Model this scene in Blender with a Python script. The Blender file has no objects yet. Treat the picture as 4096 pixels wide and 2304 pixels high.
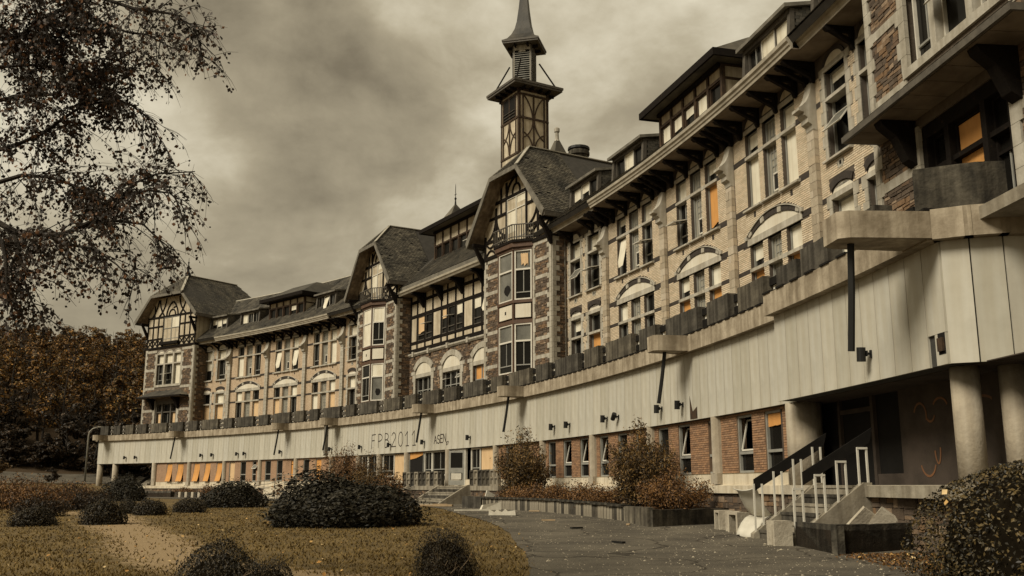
import bpy, math, random
import numpy as np
from mathutils import Matrix, Vector
random.seed(7); RNG = np.random.default_rng(7)
S = bpy.context.scene; COL = S.collection; R = math.radians

# ------------------------------------------------------------ camera, sky, sun, exposure
EYE = 1.45
cam = bpy.data.cameras.new('camera'); camo = bpy.data.objects.new('camera', cam); COL.objects.link(camo)
cam.sensor_width = 36; cam.lens = 36*3890/4096; cam.clip_start = .1; cam.clip_end = 3000
camo.location = (0, 0, EYE); camo.rotation_euler = (R(90)+math.atan(792/3890), 0, 0)
S.camera = camo
S.view_settings.view_transform = 'Standard'; S.view_settings.look = 'None'
S.view_settings.exposure = 0.26; S.view_settings.gamma = 1; S.view_settings.use_curve_mapping = False
SUN_EL, SUN_AZ = 42, 232          # degrees; azimuth clockwise from +Y
sd = bpy.data.lights.new('sun', 'SUN'); sd.energy = 3.3; sd.angle = R(24); sd.color = (1, .915, .745)
so = bpy.data.objects.new('sun', sd); COL.objects.link(so)
dv = Vector((math.sin(R(SUN_AZ))*math.cos(R(SUN_EL)), math.cos(R(SUN_AZ))*math.cos(R(SUN_EL)), math.sin(R(SUN_EL))))
so.rotation_euler = dv.to_track_quat('Z', 'Y').to_euler(); so.location = dv*80
W_ = bpy.data.worlds.new('World'); S.world = W_; W_.use_nodes = True
def world():
    nt = W_.node_tree; N = nt.nodes; L = nt.links; N.clear()
    out = N.new('ShaderNodeOutputWorld'); bg = N.new('ShaderNodeBackground'); bg.inputs[1].default_value = .1
    L.new(bg.outputs[0], out.inputs[0])
    sky = N.new('ShaderNodeTexSky'); sky.sky_type = 'NISHITA'; sky.sun_disc = False
    sky.sun_elevation = R(SUN_EL); sky.sun_rotation = R(SUN_AZ)
    tc = N.new('ShaderNodeTexCoord'); sp = N.new('ShaderNodeSeparateXYZ'); L.new(tc.outputs['Generated'], sp.inputs[0])
    def M(op, a, b):
        n = N.new('ShaderNodeMath'); n.operation = op
        for i, q in enumerate((a, b)):
            if q is None: continue
            if hasattr(q, 'links'): L.new(q, n.inputs[i])
            else: n.inputs[i].default_value = q
        return n.outputs[0]
    den = M('ADD', M('ABSOLUTE', sp.outputs[2], None), .22)
    cb = N.new('ShaderNodeCombineXYZ')
    L.new(M('DIVIDE', sp.outputs[0], den), cb.inputs[0]); L.new(M('DIVIDE', sp.outputs[1], den), cb.inputs[1])
    def noise(sc, det, dist, off):
        mp = N.new('ShaderNodeMapping'); mp.inputs[1].default_value = off; L.new(cb.outputs[0], mp.inputs[0])
        n = N.new('ShaderNodeTexNoise'); n.inputs['Scale'].default_value = sc; n.inputs['Detail'].default_value = det
        n.inputs['Roughness'].default_value = .52; n.inputs['Distortion'].default_value = dist; L.new(mp.outputs[0], n.inputs['Vector'])
        return n.outputs[0]
    def dnoise(sc, off, rough):
        mp = N.new('ShaderNodeMapping'); mp.inputs[1].default_value = off; mp.inputs[3].default_value = (1, 1, 1.5); L.new(tc.outputs['Generated'], mp.inputs[0])
        n = N.new('ShaderNodeTexNoise'); n.inputs['Scale'].default_value = sc; n.inputs['Detail'].default_value = 7; n.inputs['Roughness'].default_value = rough; n.inputs['Distortion'].default_value = .25; L.new(mp.outputs[0], n.inputs['Vector'])
        return n.outputs[0]
    a = noise(.9, 5, .5, (3.1, 1.7, 0)); b = dnoise(4.2, (1.3, .4, .2), .55); c = dnoise(11, (.3, 2.4, 1.2), .6)
    f = M('ADD', M('ADD', M('MULTIPLY', a, .40), M('MULTIPLY', b, .42)), M('MULTIPLY', c, .18))
    f = M('ADD', M('MULTIPLY', M('SUBTRACT', f, .5), 2.7), .5)
    # lighter breaks in the cloud sheet
    for d, w, g in (((-.33, .92, .25), .13, .13), ((-.05, .95, .25), .12, .20), ((-.02, .90, .42), .08, .10), ((-.32, .87, .32), .10, .05), ((.17, .88, .40), .13, .10),
                    ((-.14, .90, .38), .12, -.09), ((-.22, .85, .45), .12, -.05)):
        v = Vector(d).normalized()
        dp = N.new('ShaderNodeVectorMath'); dp.operation = 'DOT_PRODUCT'; dp.inputs[1].default_value = v
        nm = N.new('ShaderNodeVectorMath'); nm.operation = 'NORMALIZE'; L.new(tc.outputs['Generated'], nm.inputs[0]); L.new(nm.outputs[0], dp.inputs[0])
        e = M('MULTIPLY', M('POWER', 2.718, M('DIVIDE', M('SUBTRACT', dp.outputs['Value'], 1.0), w*w/2)), g)
        f = M('ADD', f, e)
    cr = N.new('ShaderNodeValToRGB'); L.new(f, cr.inputs[0])
    el = cr.color_ramp.elements; el[0].position = .16; el[1].position = .80
    el[0].color = (.175, .145, .093, 1); el[1].color = (.62, .56, .42, 1)
    m1 = el.new(.47); m1.color = (.335, .285, .19, 1); m2 = el.new(.58); m2.color = (.43, .375, .26, 1)
    sc = N.new('ShaderNodeVectorMath'); sc.operation = 'SCALE'; sc.inputs['Scale'].default_value = 10.0; L.new(cr.outputs[0], sc.inputs[0])
    mx = N.new('ShaderNodeMixRGB'); mx.inputs[0].default_value = .97; L.new(sky.outputs[0], mx.inputs[1]); L.new(sc.outputs[0], mx.inputs[2])
    L.new(mx.outputs[0], bg.inputs[0])
world()

# ------------------------------------------------------------ materials
MATS = {}
def mat(name, c1, c2=None, rough=.8, scale=3., bump=0., streak=0., tint=None, c3=None, spec=.3, fine=0., objrand=False, stretch=None, metal=0, emit=None, tex=None):
    """two-tone noise material; tint = colour list picked by the face attribute 'tint' (or by object)"""
    m = bpy.data.materials.new(name); m.use_nodes = True; nt = m.node_tree; N = nt.nodes; L = nt.links
    b = N['Principled BSDF']; b.inputs['Roughness'].default_value = rough; b.inputs['Specular IOR Level'].default_value = spec; b.inputs['Metallic'].default_value = metal
    tc = N.new('ShaderNodeTexCoord'); vec = tc.outputs['Object']
    c2 = c2 or tuple(x*.7 for x in c1)
    mp = N.new('ShaderNodeMapping'); L.new(vec, mp.inputs[0]); mp.inputs[3].default_value = stretch or (1, 1, 1)
    n = N.new('ShaderNodeTexNoise'); n.inputs['Scale'].default_value = scale; n.inputs['Detail'].default_value = 6; n.inputs['Roughness'].default_value = .62
    L.new(mp.outputs[0], n.inputs['Vector'])
    r = N.new('ShaderNodeValToRGB'); L.new(n.outputs[0], r.inputs[0]); e = r.color_ramp.elements
    e[0].position = .34; e[1].position = .64; e[0].color = (*c2, 1); e[1].color = (*c1, 1)
    if c3: q = e.new(.80); q.color = (*c3, 1)
    col = r.outputs[0]
    if tint:
        t = N.new('ShaderNodeValToRGB'); t.color_ramp.interpolation = 'CONSTANT' if len(tint) > 3 else 'LINEAR'
        te = t.color_ramp.elements
        for i, c in enumerate(tint):
            q = te[i] if i < 2 else te.new(.5)
            q.position = i/len(tint); q.color = (*c, 1)
        te = sorted(te, key=lambda k: k.position)
        if objrand: oi = N.new('ShaderNodeObjectInfo'); L.new(oi.outputs['Random'], t.inputs[0])
        else:
            at = N.new('ShaderNodeAttribute'); at.attribute_name = 'tint'; L.new(at.outputs['Fac'], t.inputs[0])
        mx = N.new('ShaderNodeMixRGB'); mx.blend_type = 'MULTIPLY'; mx.inputs[0].default_value = 1
        L.new(t.outputs[0], mx.inputs[1]); L.new(col, mx.inputs[2]); col = mx.outputs[0]
    if streak:
        ms = N.new('ShaderNodeMapping'); ms.inputs[3].default_value = (2.6, 2.6, .16); L.new(vec, ms.inputs[0])
        ns = N.new('ShaderNodeTexNoise'); ns.inputs['Scale'].default_value = 1.6; ns.inputs['Detail'].default_value = 5; L.new(ms.outputs[0], ns.inputs['Vector'])
        rs = N.new('ShaderNodeValToRGB'); rs.color_ramp.elements[0].position = .38; rs.color_ramp.elements[1].position = .62
        k = 1-streak; rs.color_ramp.elements[0].color = (k, k*.97, k*.92, 1); rs.color_ramp.elements[1].color = (1, 1, 1, 1); L.new(ns.outputs[0], rs.inputs[0])
        mx = N.new('ShaderNodeMixRGB'); mx.blend_type = 'MULTIPLY'; mx.inputs[0].default_value = 1; L.new(col, mx.inputs[1]); L.new(rs.outputs[0], mx.inputs[2]); col = mx.outputs[0]
    if tex: col = tex(N, L, vec, col)
    L.new(col, b.inputs['Base Color'])
    if bump or fine:
        nb = N.new('ShaderNodeTexNoise'); nb.inputs['Scale'].default_value = fine or scale*6; nb.inputs['Detail'].default_value = 5; L.new(vec, nb.inputs['Vector'])
        bp = N.new('ShaderNodeBump'); bp.inputs['Strength'].default_value = bump or .3; bp.inputs['Distance'].default_value = .05
        L.new(nb.outputs[0], bp.inputs['Height']); L.new(bp.outputs[0], b.inputs['Normal'])
    MATS[name] = m; return m
def brickpat(c_m, w, h):
    def f(N, L, vec, col):
        sp = N.new('ShaderNodeSeparateXYZ'); L.new(vec, sp.inputs[0]); cb = N.new('ShaderNodeCombineXYZ')
        ad = N.new('ShaderNodeMath'); ad.operation = 'ADD'; L.new(sp.outputs[0], ad.inputs[0]); L.new(sp.outputs[1], ad.inputs[1])
        L.new(ad.outputs[0], cb.inputs[0]); L.new(sp.outputs[2], cb.inputs[1])
        bt = N.new('ShaderNodeTexBrick'); L.new(cb.outputs[0], bt.inputs[0]); bt.inputs['Scale'].default_value = 1
        bt.inputs['Brick Width'].default_value = w; bt.inputs['Row Height'].default_value = h; bt.inputs['Mortar Size'].default_value = .008
        bt.inputs['Color1'].default_value = (1, 1, 1, 1); bt.inputs['Color2'].default_value = (.82, .8, .78, 1); bt.inputs['Mortar'].default_value = (*c_m, 1)
        mx = N.new('ShaderNodeMixRGB'); mx.blend_type = 'MULTIPLY'; mx.inputs[0].default_value = 1; L.new(col, mx.inputs[1]); L.new(bt.outputs[0], mx.inputs[2])
        return mx.outputs[0]
    return f
WH = (1, 1, 1)
def cracks(N, L, vec, col):
    nz = N.new('ShaderNodeTexNoise'); nz.inputs['Scale'].default_value = 1.1; nz.inputs['Detail'].default_value = 4; L.new(vec, nz.inputs['Vector'])
    mv = N.new('ShaderNodeMixRGB'); mv.blend_type = 'ADD'; mv.inputs[0].default_value = .9; L.new(vec, mv.inputs[1]); L.new(nz.outputs['Color'], mv.inputs[2])
    vo = N.new('ShaderNodeTexVoronoi'); vo.feature = 'DISTANCE_TO_EDGE'; vo.inputs['Scale'].default_value = .30; L.new(mv.outputs[0], vo.inputs['Vector'])
    r = N.new('ShaderNodeValToRGB'); r.color_ramp.elements[0].position = .004; r.color_ramp.elements[1].position = .016; r.color_ramp.elements[0].color = (.35, .33, .3, 1); L.new(vo.outputs['Distance'], r.inputs[0])
    n2 = N.new('ShaderNodeTexNoise'); n2.inputs['Scale'].default_value = 7; n2.inputs['Detail'].default_value = 8; n2.inputs['Roughness'].default_value = .75; L.new(vec, n2.inputs['Vector'])
    r2 = N.new('ShaderNodeValToRGB'); r2.color_ramp.elements[0].position = .56; r2.color_ramp.elements[1].position = .70; r2.color_ramp.elements[0].color = (1, 1, 1, 1); r2.color_ramp.elements[1].color = (1.7, 1.62, 1.45, 1); L.new(n2.outputs[0], r2.inputs[0])
    a = N.new('ShaderNodeMixRGB'); a.blend_type = 'MULTIPLY'; a.inputs[0].default_value = 1; L.new(col, a.inputs[1]); L.new(r.outputs[0], a.inputs[2])
    b = N.new('ShaderNodeMixRGB'); b.blend_type = 'MULTIPLY'; b.inputs[0].default_value = 1; L.new(a.outputs[0], b.inputs[1]); L.new(r2.outputs[0], b.inputs[2]); return b.outputs[0]
mat('cream_brick', (.64, .545, .41), (.54, .45, .33), .55, 2.2, .12, tint=[(1, 1, 1), (.93, .92, .9), (.86, .84, .8), (1.02, .98, .94), (.78, .74, .68)])
mat('cream_brick_piece', (.64, .545, .41), (.54, .45, .33), .55, 2.2, .12, tint=[(1, 1, 1), (.93, .92, .9), (.86, .84, .8), (1.02, .98, .94), (.78, .74, .68)], objrand=True)
mat('cream_brick_far', (.58, .465, .335), (.50, .39, .275), .6, 1.2, streak=.15, tex=brickpat((.5, .46, .42), .235, .075))
mat('brown_mortar', (.20, .135, .085), (.15, .10, .065), .95, 4)
mat('mortar', (.10, .080, .062), (.07, .056, .044), .95, 4)
mat('dark_brick', (.048, .038, .031), (.028, .023, .02), .6, 8)
mat('stone_trim', (.44, .41, .345), (.33, .305, .25), .85, 2.5, .15, streak=.25)
mat('quoin', (.50, .43, .33), (.36, .31, .24), .85, 5, .3, tint=[(1, 1, 1), (.86, .85, .82), (.72, .7, .66), (.94, .9, .84)], objrand=True)
RUB = [(.22, .15, .095), (.15, .10, .065), (.10, .072, .05), (.30, .22, .15), (.20, .125, .07), (.12, .09, .066), (.38, .24, .125), (.17, .135, .10), (.075, .055, .04), (.26, .17, .10)]
mat('rubble', WH, (.7, .68, .65), .9, 7, .4, tint=RUB); mat('rubble_piece', WH, (.7, .68, .65), .9, 7, .4, tint=RUB, objrand=True)
mat('rubble_mortar', (.13, .105, .08), (.09, .07, .052), .95, 5, .3)
mat('timber', (.012, .009, .0065), (.007, .005, .004), .85, 6, .2, c3=(.06, .035, .02), spec=.12)
mat('brown_paint', (.10, .058, .036), (.07, .04, .026), .65, 5)
mat('worn_timber', (.065, .038, .02), (.022, .015, .010), .8, 7, .3, c3=(.24, .18, .11), stretch=(1, 1, .5))
mat('plaster', (.56, .49, .37), (.42, .36, .26), .9, 1.4, .1, streak=.3)
mat('grime_plaster', (.36, .29, .21), (.17, .13, .092), .9, 1.1, .2, streak=.4)
mat('white_panel', (.64, .60, .50), (.56, .52, .43), .6, .8, streak=.10)
mat('fascia_panel', (.50, .485, .425), (.42, .405, .35), .55, .9, streak=.10, tint=[(1, 1, 1), (.96, .95, .93), (.91, .90, .87), (1.03, 1.02, 1.0)], objrand=True)
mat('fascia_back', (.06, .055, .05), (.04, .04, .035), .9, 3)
mat('white_frame', (.60, .57, .49), (.50, .47, .40), .6, 3)
mat('grey_frame', (.27, .265, .235), (.21, .205, .18), .6, 3)
mat('dark_frame', (.10, .088, .07), (.06, .052, .042), .6, 4)
mat('glass', (.008, .0075, .0065), (.013, .012, .010), .10, .6, spec=.13)
mat('grey_glass', (.17, .165, .14), (.09, .088, .075), .2, .7, spec=.5)
mat('frosted', (.30, .28, .22), (.22, .205, .165), .35, 2)
mat('void', (.008, .0065, .005), (.005, .004, .003), .95, 2)
mat('cream_blind', (.70, .66, .54), (.60, .56, .45), .8, 1.2, streak=.12)
mat('orange_blind', (.60, .30, .09), (.50, .245, .075), .8, 1.5, streak=.08)
mat('tan_blind', (.66, .47, .27), (.56, .39, .22), .8, 1.4, streak=.15)
mat('soffit', (.20, .16, .115), (.11, .085, .06), .9, 1.2, .2)
mat('gutter', (.40, .36, .285), (.27, .24, .185), .6, 2.0, .12, c3=(.52, .48, .39), stretch=(1, 1, .4))
mat('zinc', (.17, .155, .125), (.10, .09, .072), .5, 2.2, .15)
SL = [(.085, .078, .062), (.055, .050, .040), (.12, .11, .085), (.085, .076, .06), (.22, .20, .155), (.055, .05, .04), (.12, .11, .08)]
mat('slate', (1.25, 1.2, 1.12), (.36, .36, .36), .6, .8, .25, tint=SL, spec=.35, stretch=(1, 1, .5)); mat('slate_piece', WH, (.75, .75, .75), .6, 5, .2, tint=SL, objrand=True, spec=.4)
mat('slate_base', (.045, .04, .033), (.03, .027, .022), .8, 3)
mat('lead', (.36, .33, .27), (.25, .23, .18), .6, 2)
mat('concrete', (.33, .295, .23), (.20, .175, .135), .85, 1.6, .25, streak=.3, c3=(.40, .36, .28))
mat('stained_concrete', (.42, .36, .27), (.25, .205, .145), .85, 1.9, .25, streak=.35)
mat('dark_concrete', (.125, .112, .088), (.055, .048, .038), .9, 2.0, .4, streak=.6, c3=(.21, .185, .14), tint=[(1, 1, 1), (.78, .78, .78), (1.25, 1.22, 1.15), (.9, .88, .85)], objrand=True)
mat('mossy_concrete', (.10, .088, .066), (.022, .019, .014), .95, 2.6, .5, streak=.65, c3=(.17, .15, .11))
mat('pale_concrete', (.44, .395, .31), (.32, .28, .215), .9, 2.6, .3, c3=(.36, .25, .15))
mat('column', (.40, .35, .27), (.31, .27, .21), .9, 2.5, .25, streak=.18)
mat('black_metal', (.012, .0115, .0105), (.008, .008, .007), .55, 5)
mat('dark_board', (.011, .0095, .0078), (.007, .006, .005), .75, 5, spec=.15)
mat('grey_metal', (.28, .265, .22), (.20, .19, .155), .5, 4, metal=.3)
mat('red_brick', (.32, .195, .115), (.25, .15, .09), .85, 3, .2, tint=[(1, 1, 1), (.85, .82, .8), (1.08, 1.02, .95), (.72, .7, .7), (.95, .9, .82)])
mat('red_brick_far', (.37, .235, .145), (.31, .195, .12), .85, 2, tex=brickpat((.72, .75, .78), .22, .075))
mat('band_paint', (.62, .555, .43), (.49, .43, .33), .8, 1.2, .12, streak=.2)
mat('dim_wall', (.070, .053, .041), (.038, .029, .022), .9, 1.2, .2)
mat('spray', (.22, .10, .042), (.15, .075, .04), .8, 3); mat('spray_dark', (.035, .024, .02), (.02, .014, .012), .8, 5)
mat('white_plastic', (.56, .53, .45), (.46, .43, .36), .5, 3)
mat('card', (.62, .58, .48), (.5, .46, .37), .8, 5); mat('board_wood', (.40, .29, .17), (.28, .2, .115), .8, 5)
mat('asphalt', (.118, .102, .076), (.058, .050, .038), .95, .5, .7, c3=(.20, .175, .13), fine=22, tex=cracks)
mat('lawn', (.150, .102, .038), (.072, .050, .019), .95, .8, .7, c3=(.22, .155, .066), fine=22)
mat('worn_path', (.30, .225, .125), (.17, .115, .05), .95, 1.6, .5, fine=20)
mat('forest_floor', (.07, .042, .016), (.04, .024, .010), .95, .2, .4)
mat('soil', (.045, .032, .02), (.025, .018, .011), .95, 4, .4)
def leafmat(name, cols, rough=.6, spec=.3):
    m = mat(name, WH, (.8, .8, .8), rough, 2, tint=cols, spec=spec); return m
leafmat('bush_leaf', [(.022, .019, .011), (.014, .012, .007), (.036, .030, .017), (.010, .009, .005), (.018, .015, .009)], .6, .25)
leafmat('box_leaf', [(.028, .022, .011), (.018, .014, .008), (.050, .036, .015), (.012, .010, .006), (.075, .052, .02)])
leafmat('hedge_leaf', [(.030, .024, .011), (.046, .035, .014), (.016, .013, .007), (.10, .068, .022), (.011, .009, .005), (.034, .027, .012)], .5, .35)  # golden tint puts the rim-light highlight into the colour of random leaves
leafmat('rust_leaf', [(.135, .064, .021), (.08, .04, .015), (.19, .095, .028), (.048, .026, .011), (.11, .055, .019)])
leafmat('buddleia_leaf', [(.105, .065, .022), (.06, .038, .015), (.17, .10, .030), (.034, .022, .010), (.21, .12, .034)])
leafmat('wood_leaf', [(.20, .095, .020), (.10, .052, .016), (.30, .15, .028), (.05, .03, .012), (.13, .09, .028), (.24, .115, .022)])
leafmat('wood_dark_leaf', [(.036, .023, .010), (.022, .015, .008), (.060, .034, .012), (.014, .010, .006)])
leafmat('birch_leaf', [(.045, .026, .014), (.032, .02, .011), (.022, .015, .009), (.13, .058, .02), (.018, .013, .008)])
leafmat('grass_blade', [(.165, .112, .040), (.14, .095, .034), (.185, .13, .05), (.12, .082, .029)], .9, .1)
leafmat('fallen_leaf', [(.42, .22, .06), (.55, .34, .12), (.30, .15, .04), (.62, .45, .22)])
mat('bark', (.030, .023, .016), (.016, .012, .009), .9, 8, .5, c3=(.06, .048, .035))
mat('twig', (.028, .021, .015), (.018, .014, .010), .9, 8)
mat('pale_twig', (.20, .15, .095), (.13, .095, .06), .9, 8)
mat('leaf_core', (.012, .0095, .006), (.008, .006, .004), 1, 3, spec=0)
mat('crumb', (.40, .35, .26), (.22, .19, .14), .95, 9)
# ------------------------------------------------------------ mesh helpers
CX, CY, RA, WO = -102.811, 10.163, 112.03, 3.282
RW = RA+WO; PH0 = R(30.30); DEG = RW
def frame(s, v=0, flat=False):
    """local axes of the curved front: x along the front (to the far end), y out of the wall, z up"""
    p = PH0+s/RW if not flat else PH0
    c, n = math.cos(p), math.sin(p)
    X, Y = CX+(RW-v)*c, CY+(RW-v)*n
    if flat: X, Y = X-n*s, Y+c*s
    return Matrix(((-n, -c, 0, X), (c, -n, 0, Y), (0, 0, 1, 0), (0, 0, 0, 1)))
def xy(s, v):
    p = PH0+s/RW; return CX+(RW-v)*math.cos(p), CY+(RW-v)*math.sin(p)
I4 = Matrix.Identity(4)
T = lambda x, y, z: Matrix.Translation((x, y, z))
def Tr(x, y, z, rx=0, ry=0, rz=0):
    from mathutils import Euler
    return T(x, y, z) @ Euler((R(rx), R(ry), R(rz))).to_matrix().to_4x4()
BOXF = ((0, 1, 2, 3), (7, 6, 5, 4), (0, 4, 5, 1), (1, 5, 6, 2), (2, 6, 7, 3), (3, 7, 4, 0))
class MB:
    def __init__(s): s.v = []; s.f = []; s.t = []; s.m = []; s.st = []
    def add(s, vs, fs, t=None, m=0):
        o = len(s.v); s.st.append((o, len(s.f))); s.v += [tuple(q) for q in vs]
        for f in fs: s.f.append([i+o for i in f]); s.t.append(t if t is not None else random.random()); s.m.append(m)
        return s
    def box(s, a, b, c, d, e, f, t=None, m=0):
        if a > b: a, b = b, a
        if c > d: c, d = d, c
        if e > f: e, f = f, e
        return s.add([(a, c, f), (a, d, f), (b, d, f), (b, c, f), (a, c, e), (a, d, e), (b, d, e), (b, c, e)],
                     [(0, 3, 2, 1), (4, 5, 6, 7), (0, 1, 5, 4), (1, 2, 6, 5), (2, 3, 7, 6), (3, 0, 4, 7)], random.random() if t is None else t, m)
    def prism(s, pts, v0, v1, t=None, m=0):
        """polygon of (x,z) extruded along y"""
        n = len(pts)
        return s.add([(x, v1, z) for x, z in pts]+[(x, v0, z) for x, z in pts],
                     [list(range(n)), list(range(2*n-1, n-1, -1))]+[(i, i+n, (i+1) % n+n, (i+1) % n) for i in range(n)], random.random() if t is None else t, m)
    def side(s, pts, u0, u1, t=None, m=0):
        """polygon of (y,z) extruded along x"""
        n = len(pts)
        return s.add([(u0, y, z) for y, z in pts]+[(u1, y, z) for y, z in pts],
                     [list(range(n)), list(range(2*n-1, n-1, -1))]+[(i, i+n, (i+1) % n+n, (i+1) % n) for i in range(n)], random.random() if t is None else t, m)
    def plan(s, pts, z0, z1, t=None, m=0):
        n = len(pts)
        return s.add([(x, y, z1) for x, y in pts]+[(x, y, z0) for x, y in pts],
                     [list(range(n)), list(range(2*n-1, n-1, -1))]+[(i, i+n, (i+1) % n+n, (i+1) % n) for i in range(n)], random.random() if t is None else t, m)
    def bar(s, p, q, w, d=None, up=(0, 1, 0), t=None, m=0):
        """beam from p to q, w across, d along 'up'"""
        d = d or w; p, q = Vector(p), Vector(q); a = (q-p).normalized(); u = Vector(up); u = (u-a*u.dot(a)).normalized(); r = a.cross(u)
        c = [p+r*x*w/2+u*y*d/2 for x, y in ((-1, -1), (1, -1), (1, 1), (-1, 1))]; e = [k+(q-p) for k in c]
        return s.add(c+e, [(3, 2, 1, 0), (4, 5, 6, 7), (0, 1, 5, 4), (1, 2, 6, 5), (2, 3, 7, 6), (3, 0, 4, 7)], random.random() if t is None else t, m)
    def tube(s, pts, r, n=6, t=None, m=0, cap=True):
        pts = [Vector(p) for p in pts]; rs = r if isinstance(r, (list, tuple)) else [r]*len(pts); vs = []; fs = []
        u = None
        for i, p in enumerate(pts):
            a = (pts[min(i+1, len(pts)-1)]-pts[max(i-1, 0)]).normalized()
            if u is None: u = a.orthogonal().normalized()
            u = (u-a*u.dot(a)); u = u.normalized() if u.length > 1e-6 else a.orthogonal().normalized()
            w = a.cross(u)
            vs += [p+(u*math.cos(k*2*math.pi/n)+w*math.sin(k*2*math.pi/n))*rs[i] for k in range(n)]
        for i in range(len(pts)-1):
            fs += [(i*n+k, i*n+(k+1) % n, (i+1)*n+(k+1) % n, (i+1)*n+k) for k in range(n)]
        if cap: fs += [list(range(n))[::-1], list(range((len(pts)-1)*n, len(pts)*n))]
        return s.add(vs, fs, random.random() if t is None else t, m)
    def lathe(s, prof, n=16, t=None, m=0, c=(0, 0), rot=0):
        vs = []; k = len(prof)
        for r, z in prof: vs += [(c[0]+r*math.cos(rot+i*2*math.pi/n), c[1]+r*math.sin(rot+i*2*math.pi/n), z) for i in range(n)]
        fs = [(j*n+i, j*n+(i+1) % n, (j+1)*n+(i+1) % n, (j+1)*n+i) for j in range(k-1) for i in range(n)]
        fs += [list(range(n))[::-1], list(range((k-1)*n, k*n))]
        return s.add(vs, fs, random.random() if t is None else t, m)
    def mesh(s, name, mats, smooth=False):
        me = bpy.data.meshes.new(name); me.from_pydata(s.v, [], s.f)
        for k in (mats if isinstance(mats, (list, tuple)) else [mats]): me.materials.append(MATS[k])
        if s.f:
            a = me.attributes.new('tint', 'FLOAT', 'FACE'); a.data.foreach_set('value', s.t)
            me.polygons.foreach_set('material_index', s.m)
            if smooth: me.polygons.foreach_set('use_smooth', [True]*len(s.f))
        me.update(); return me
WM = {}
def link(name, me, parent=None, M=I4):
    o = bpy.data.objects.new(name, me); COL.objects.link(o)
    if parent is not None: o.parent = parent; o.matrix_basis = WM[parent.name].inverted() @ M
    else: o.matrix_basis = M
    WM[o.name] = M.copy(); return o
def obj(name, mb, mats, parent=None, M=I4, smooth=False, **k):
    o = link(name, mb.mesh(name, mats, smooth), parent, M)
    for a, b in k.items(): o[a] = b
    return o
def split(name, mb, mats, parent, M=I4):
    """every primitive of the builder becomes a part of its own"""
    st = mb.st+[(len(mb.v), len(mb.f))]
    mats = mats if isinstance(mats, (list, tuple)) else [mats]
    for (a, i), (b, j) in zip(st, st[1:]):
        q = MB(); q.v = mb.v[a:b]; q.f = [[k-a for k in f] for f in mb.f[i:j]]; q.t = mb.t[i:j]; q.m = [0]*(j-i)
        obj(name, q, mats[mb.m[i] if mb.m[i] < len(mats) else 0], parent, M)
def thing(name, label, cat, M=I4, group=None):
    o = bpy.data.objects.new(name, None); o.empty_display_size = .3; COL.objects.link(o); o.matrix_basis = M; WM[o.name] = M.copy()
    o['label'] = label; o['category'] = cat
    if group: o['group'] = group
    return o
def tag(o, label, cat, group=None):
    o['label'] = label; o['category'] = cat
    if group: o['group'] = group
    return o
CUBES = {}
def piece(name, mt, parent, M, a, b, c, d, e, f, rz=0):
    """one small block sharing a unit cube"""
    if mt not in CUBES: CUBES[mt] = MB().box(-.5, .5, -.5, .5, -.5, .5).mesh('block_'+mt, mt)
    m = M @ T((a+b)/2, (c+d)/2, (e+f)/2) @ Matrix.Rotation(rz, 4, 'Z') @ Matrix.Diagonal((abs(b-a), abs(d-c), abs(f-e), 1))
    return link(name, CUBES[mt], parent, m)
def arcsweep(mb, prof, s0, s1, closed=True, step=1.5, t=None, m=0, caps=True):
    """profile [(v,z)] swept along the curved front, world coordinates"""
    n = max(1, int(abs(s1-s0)/step)); vs = []; k = len(prof)
    for i in range(n+1):
        s = s0+(s1-s0)*i/n
        for v, z in prof: vs.append((*xy(s, v), z))
    kk = k if closed else k-1
    fs = [(i*k+j, i*k+(j+1) % k, (i+1)*k+(j+1) % k, (i+1)*k+j) for i in range(n) for j in range(kk)]
    if closed and caps: fs += [list(range(k))[::-1], list(range(n*k, n*k+k))]
    return mb.add(vs, fs, t, m)
def cutwall(mb, u0, u1, z0, z1, holes, v0, v1):
    """wall slab with rectangular openings, as butted boxes"""
    zs = sorted({z0, z1, *[q for h in holes for q in h[2:4] if z0 < q < z1]})
    for za, zb in zip(zs, zs[1:]):
        mid = (za+zb)/2; cut = sorted([(h[0], h[1]) for h in holes if h[2] < mid < h[3]]); x = u0
        for a, b in cut:
            if a > x: mb.box(x, a, v0, v1, za, zb)
            x = max(x, b)
        if u1 > x: mb.box(x, u1, v0, v1, za, zb)
def courses(u0, u1, z0, z1, excl, h=.078, w=.24, j=.017):
    """running-bond bricks clipped against excl(z) intervals -> (a,b,z0,z1)"""
    z = z0; r = 0
    while z+h*.6 < z1:
        zt = min(z+h, z1); iv = sorted(excl((z+zt)/2)); x = u0; runs = []
        for a, b in iv:
            if a > x: runs.append((x, min(a, u1)))
            x = max(x, b)
        if x < u1: runs.append((x, u1))
        for a, b in runs:
            if b-a < .05: continue
            k = math.floor((a-u0)/w)*w+u0-(w/2 if r % 2 else 0)
            while k < b:
                p, q = max(a, k)+j/2, min(b, k+w)-j/2
                if q-p > .035: yield (p, q, z+j/2, zt-j/2)
                k += w
        z += h; r += 1
def rubble(u0, u1, z0, z1, hmin=.09, hmax=.19, wmin=.16, wmax=.5):
    z = z0
    while z < z1-.03:
        h = random.uniform(hmin, hmax)
        if z+h > z1-.07: h = z1-z
        x = u0
        while x < u1-.02:
            w = random.uniform(wmin, wmax)
            if x+w > u1-.10: w = u1-x
            if h > .17 and random.random() < .3:
                k = h*random.uniform(.4, .6); yield (x, x+w, z, z+k); yield (x, x+w, z+k, z+h)
            else: yield (x, x+w, z, z+h)
            x += w
        z += h
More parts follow.
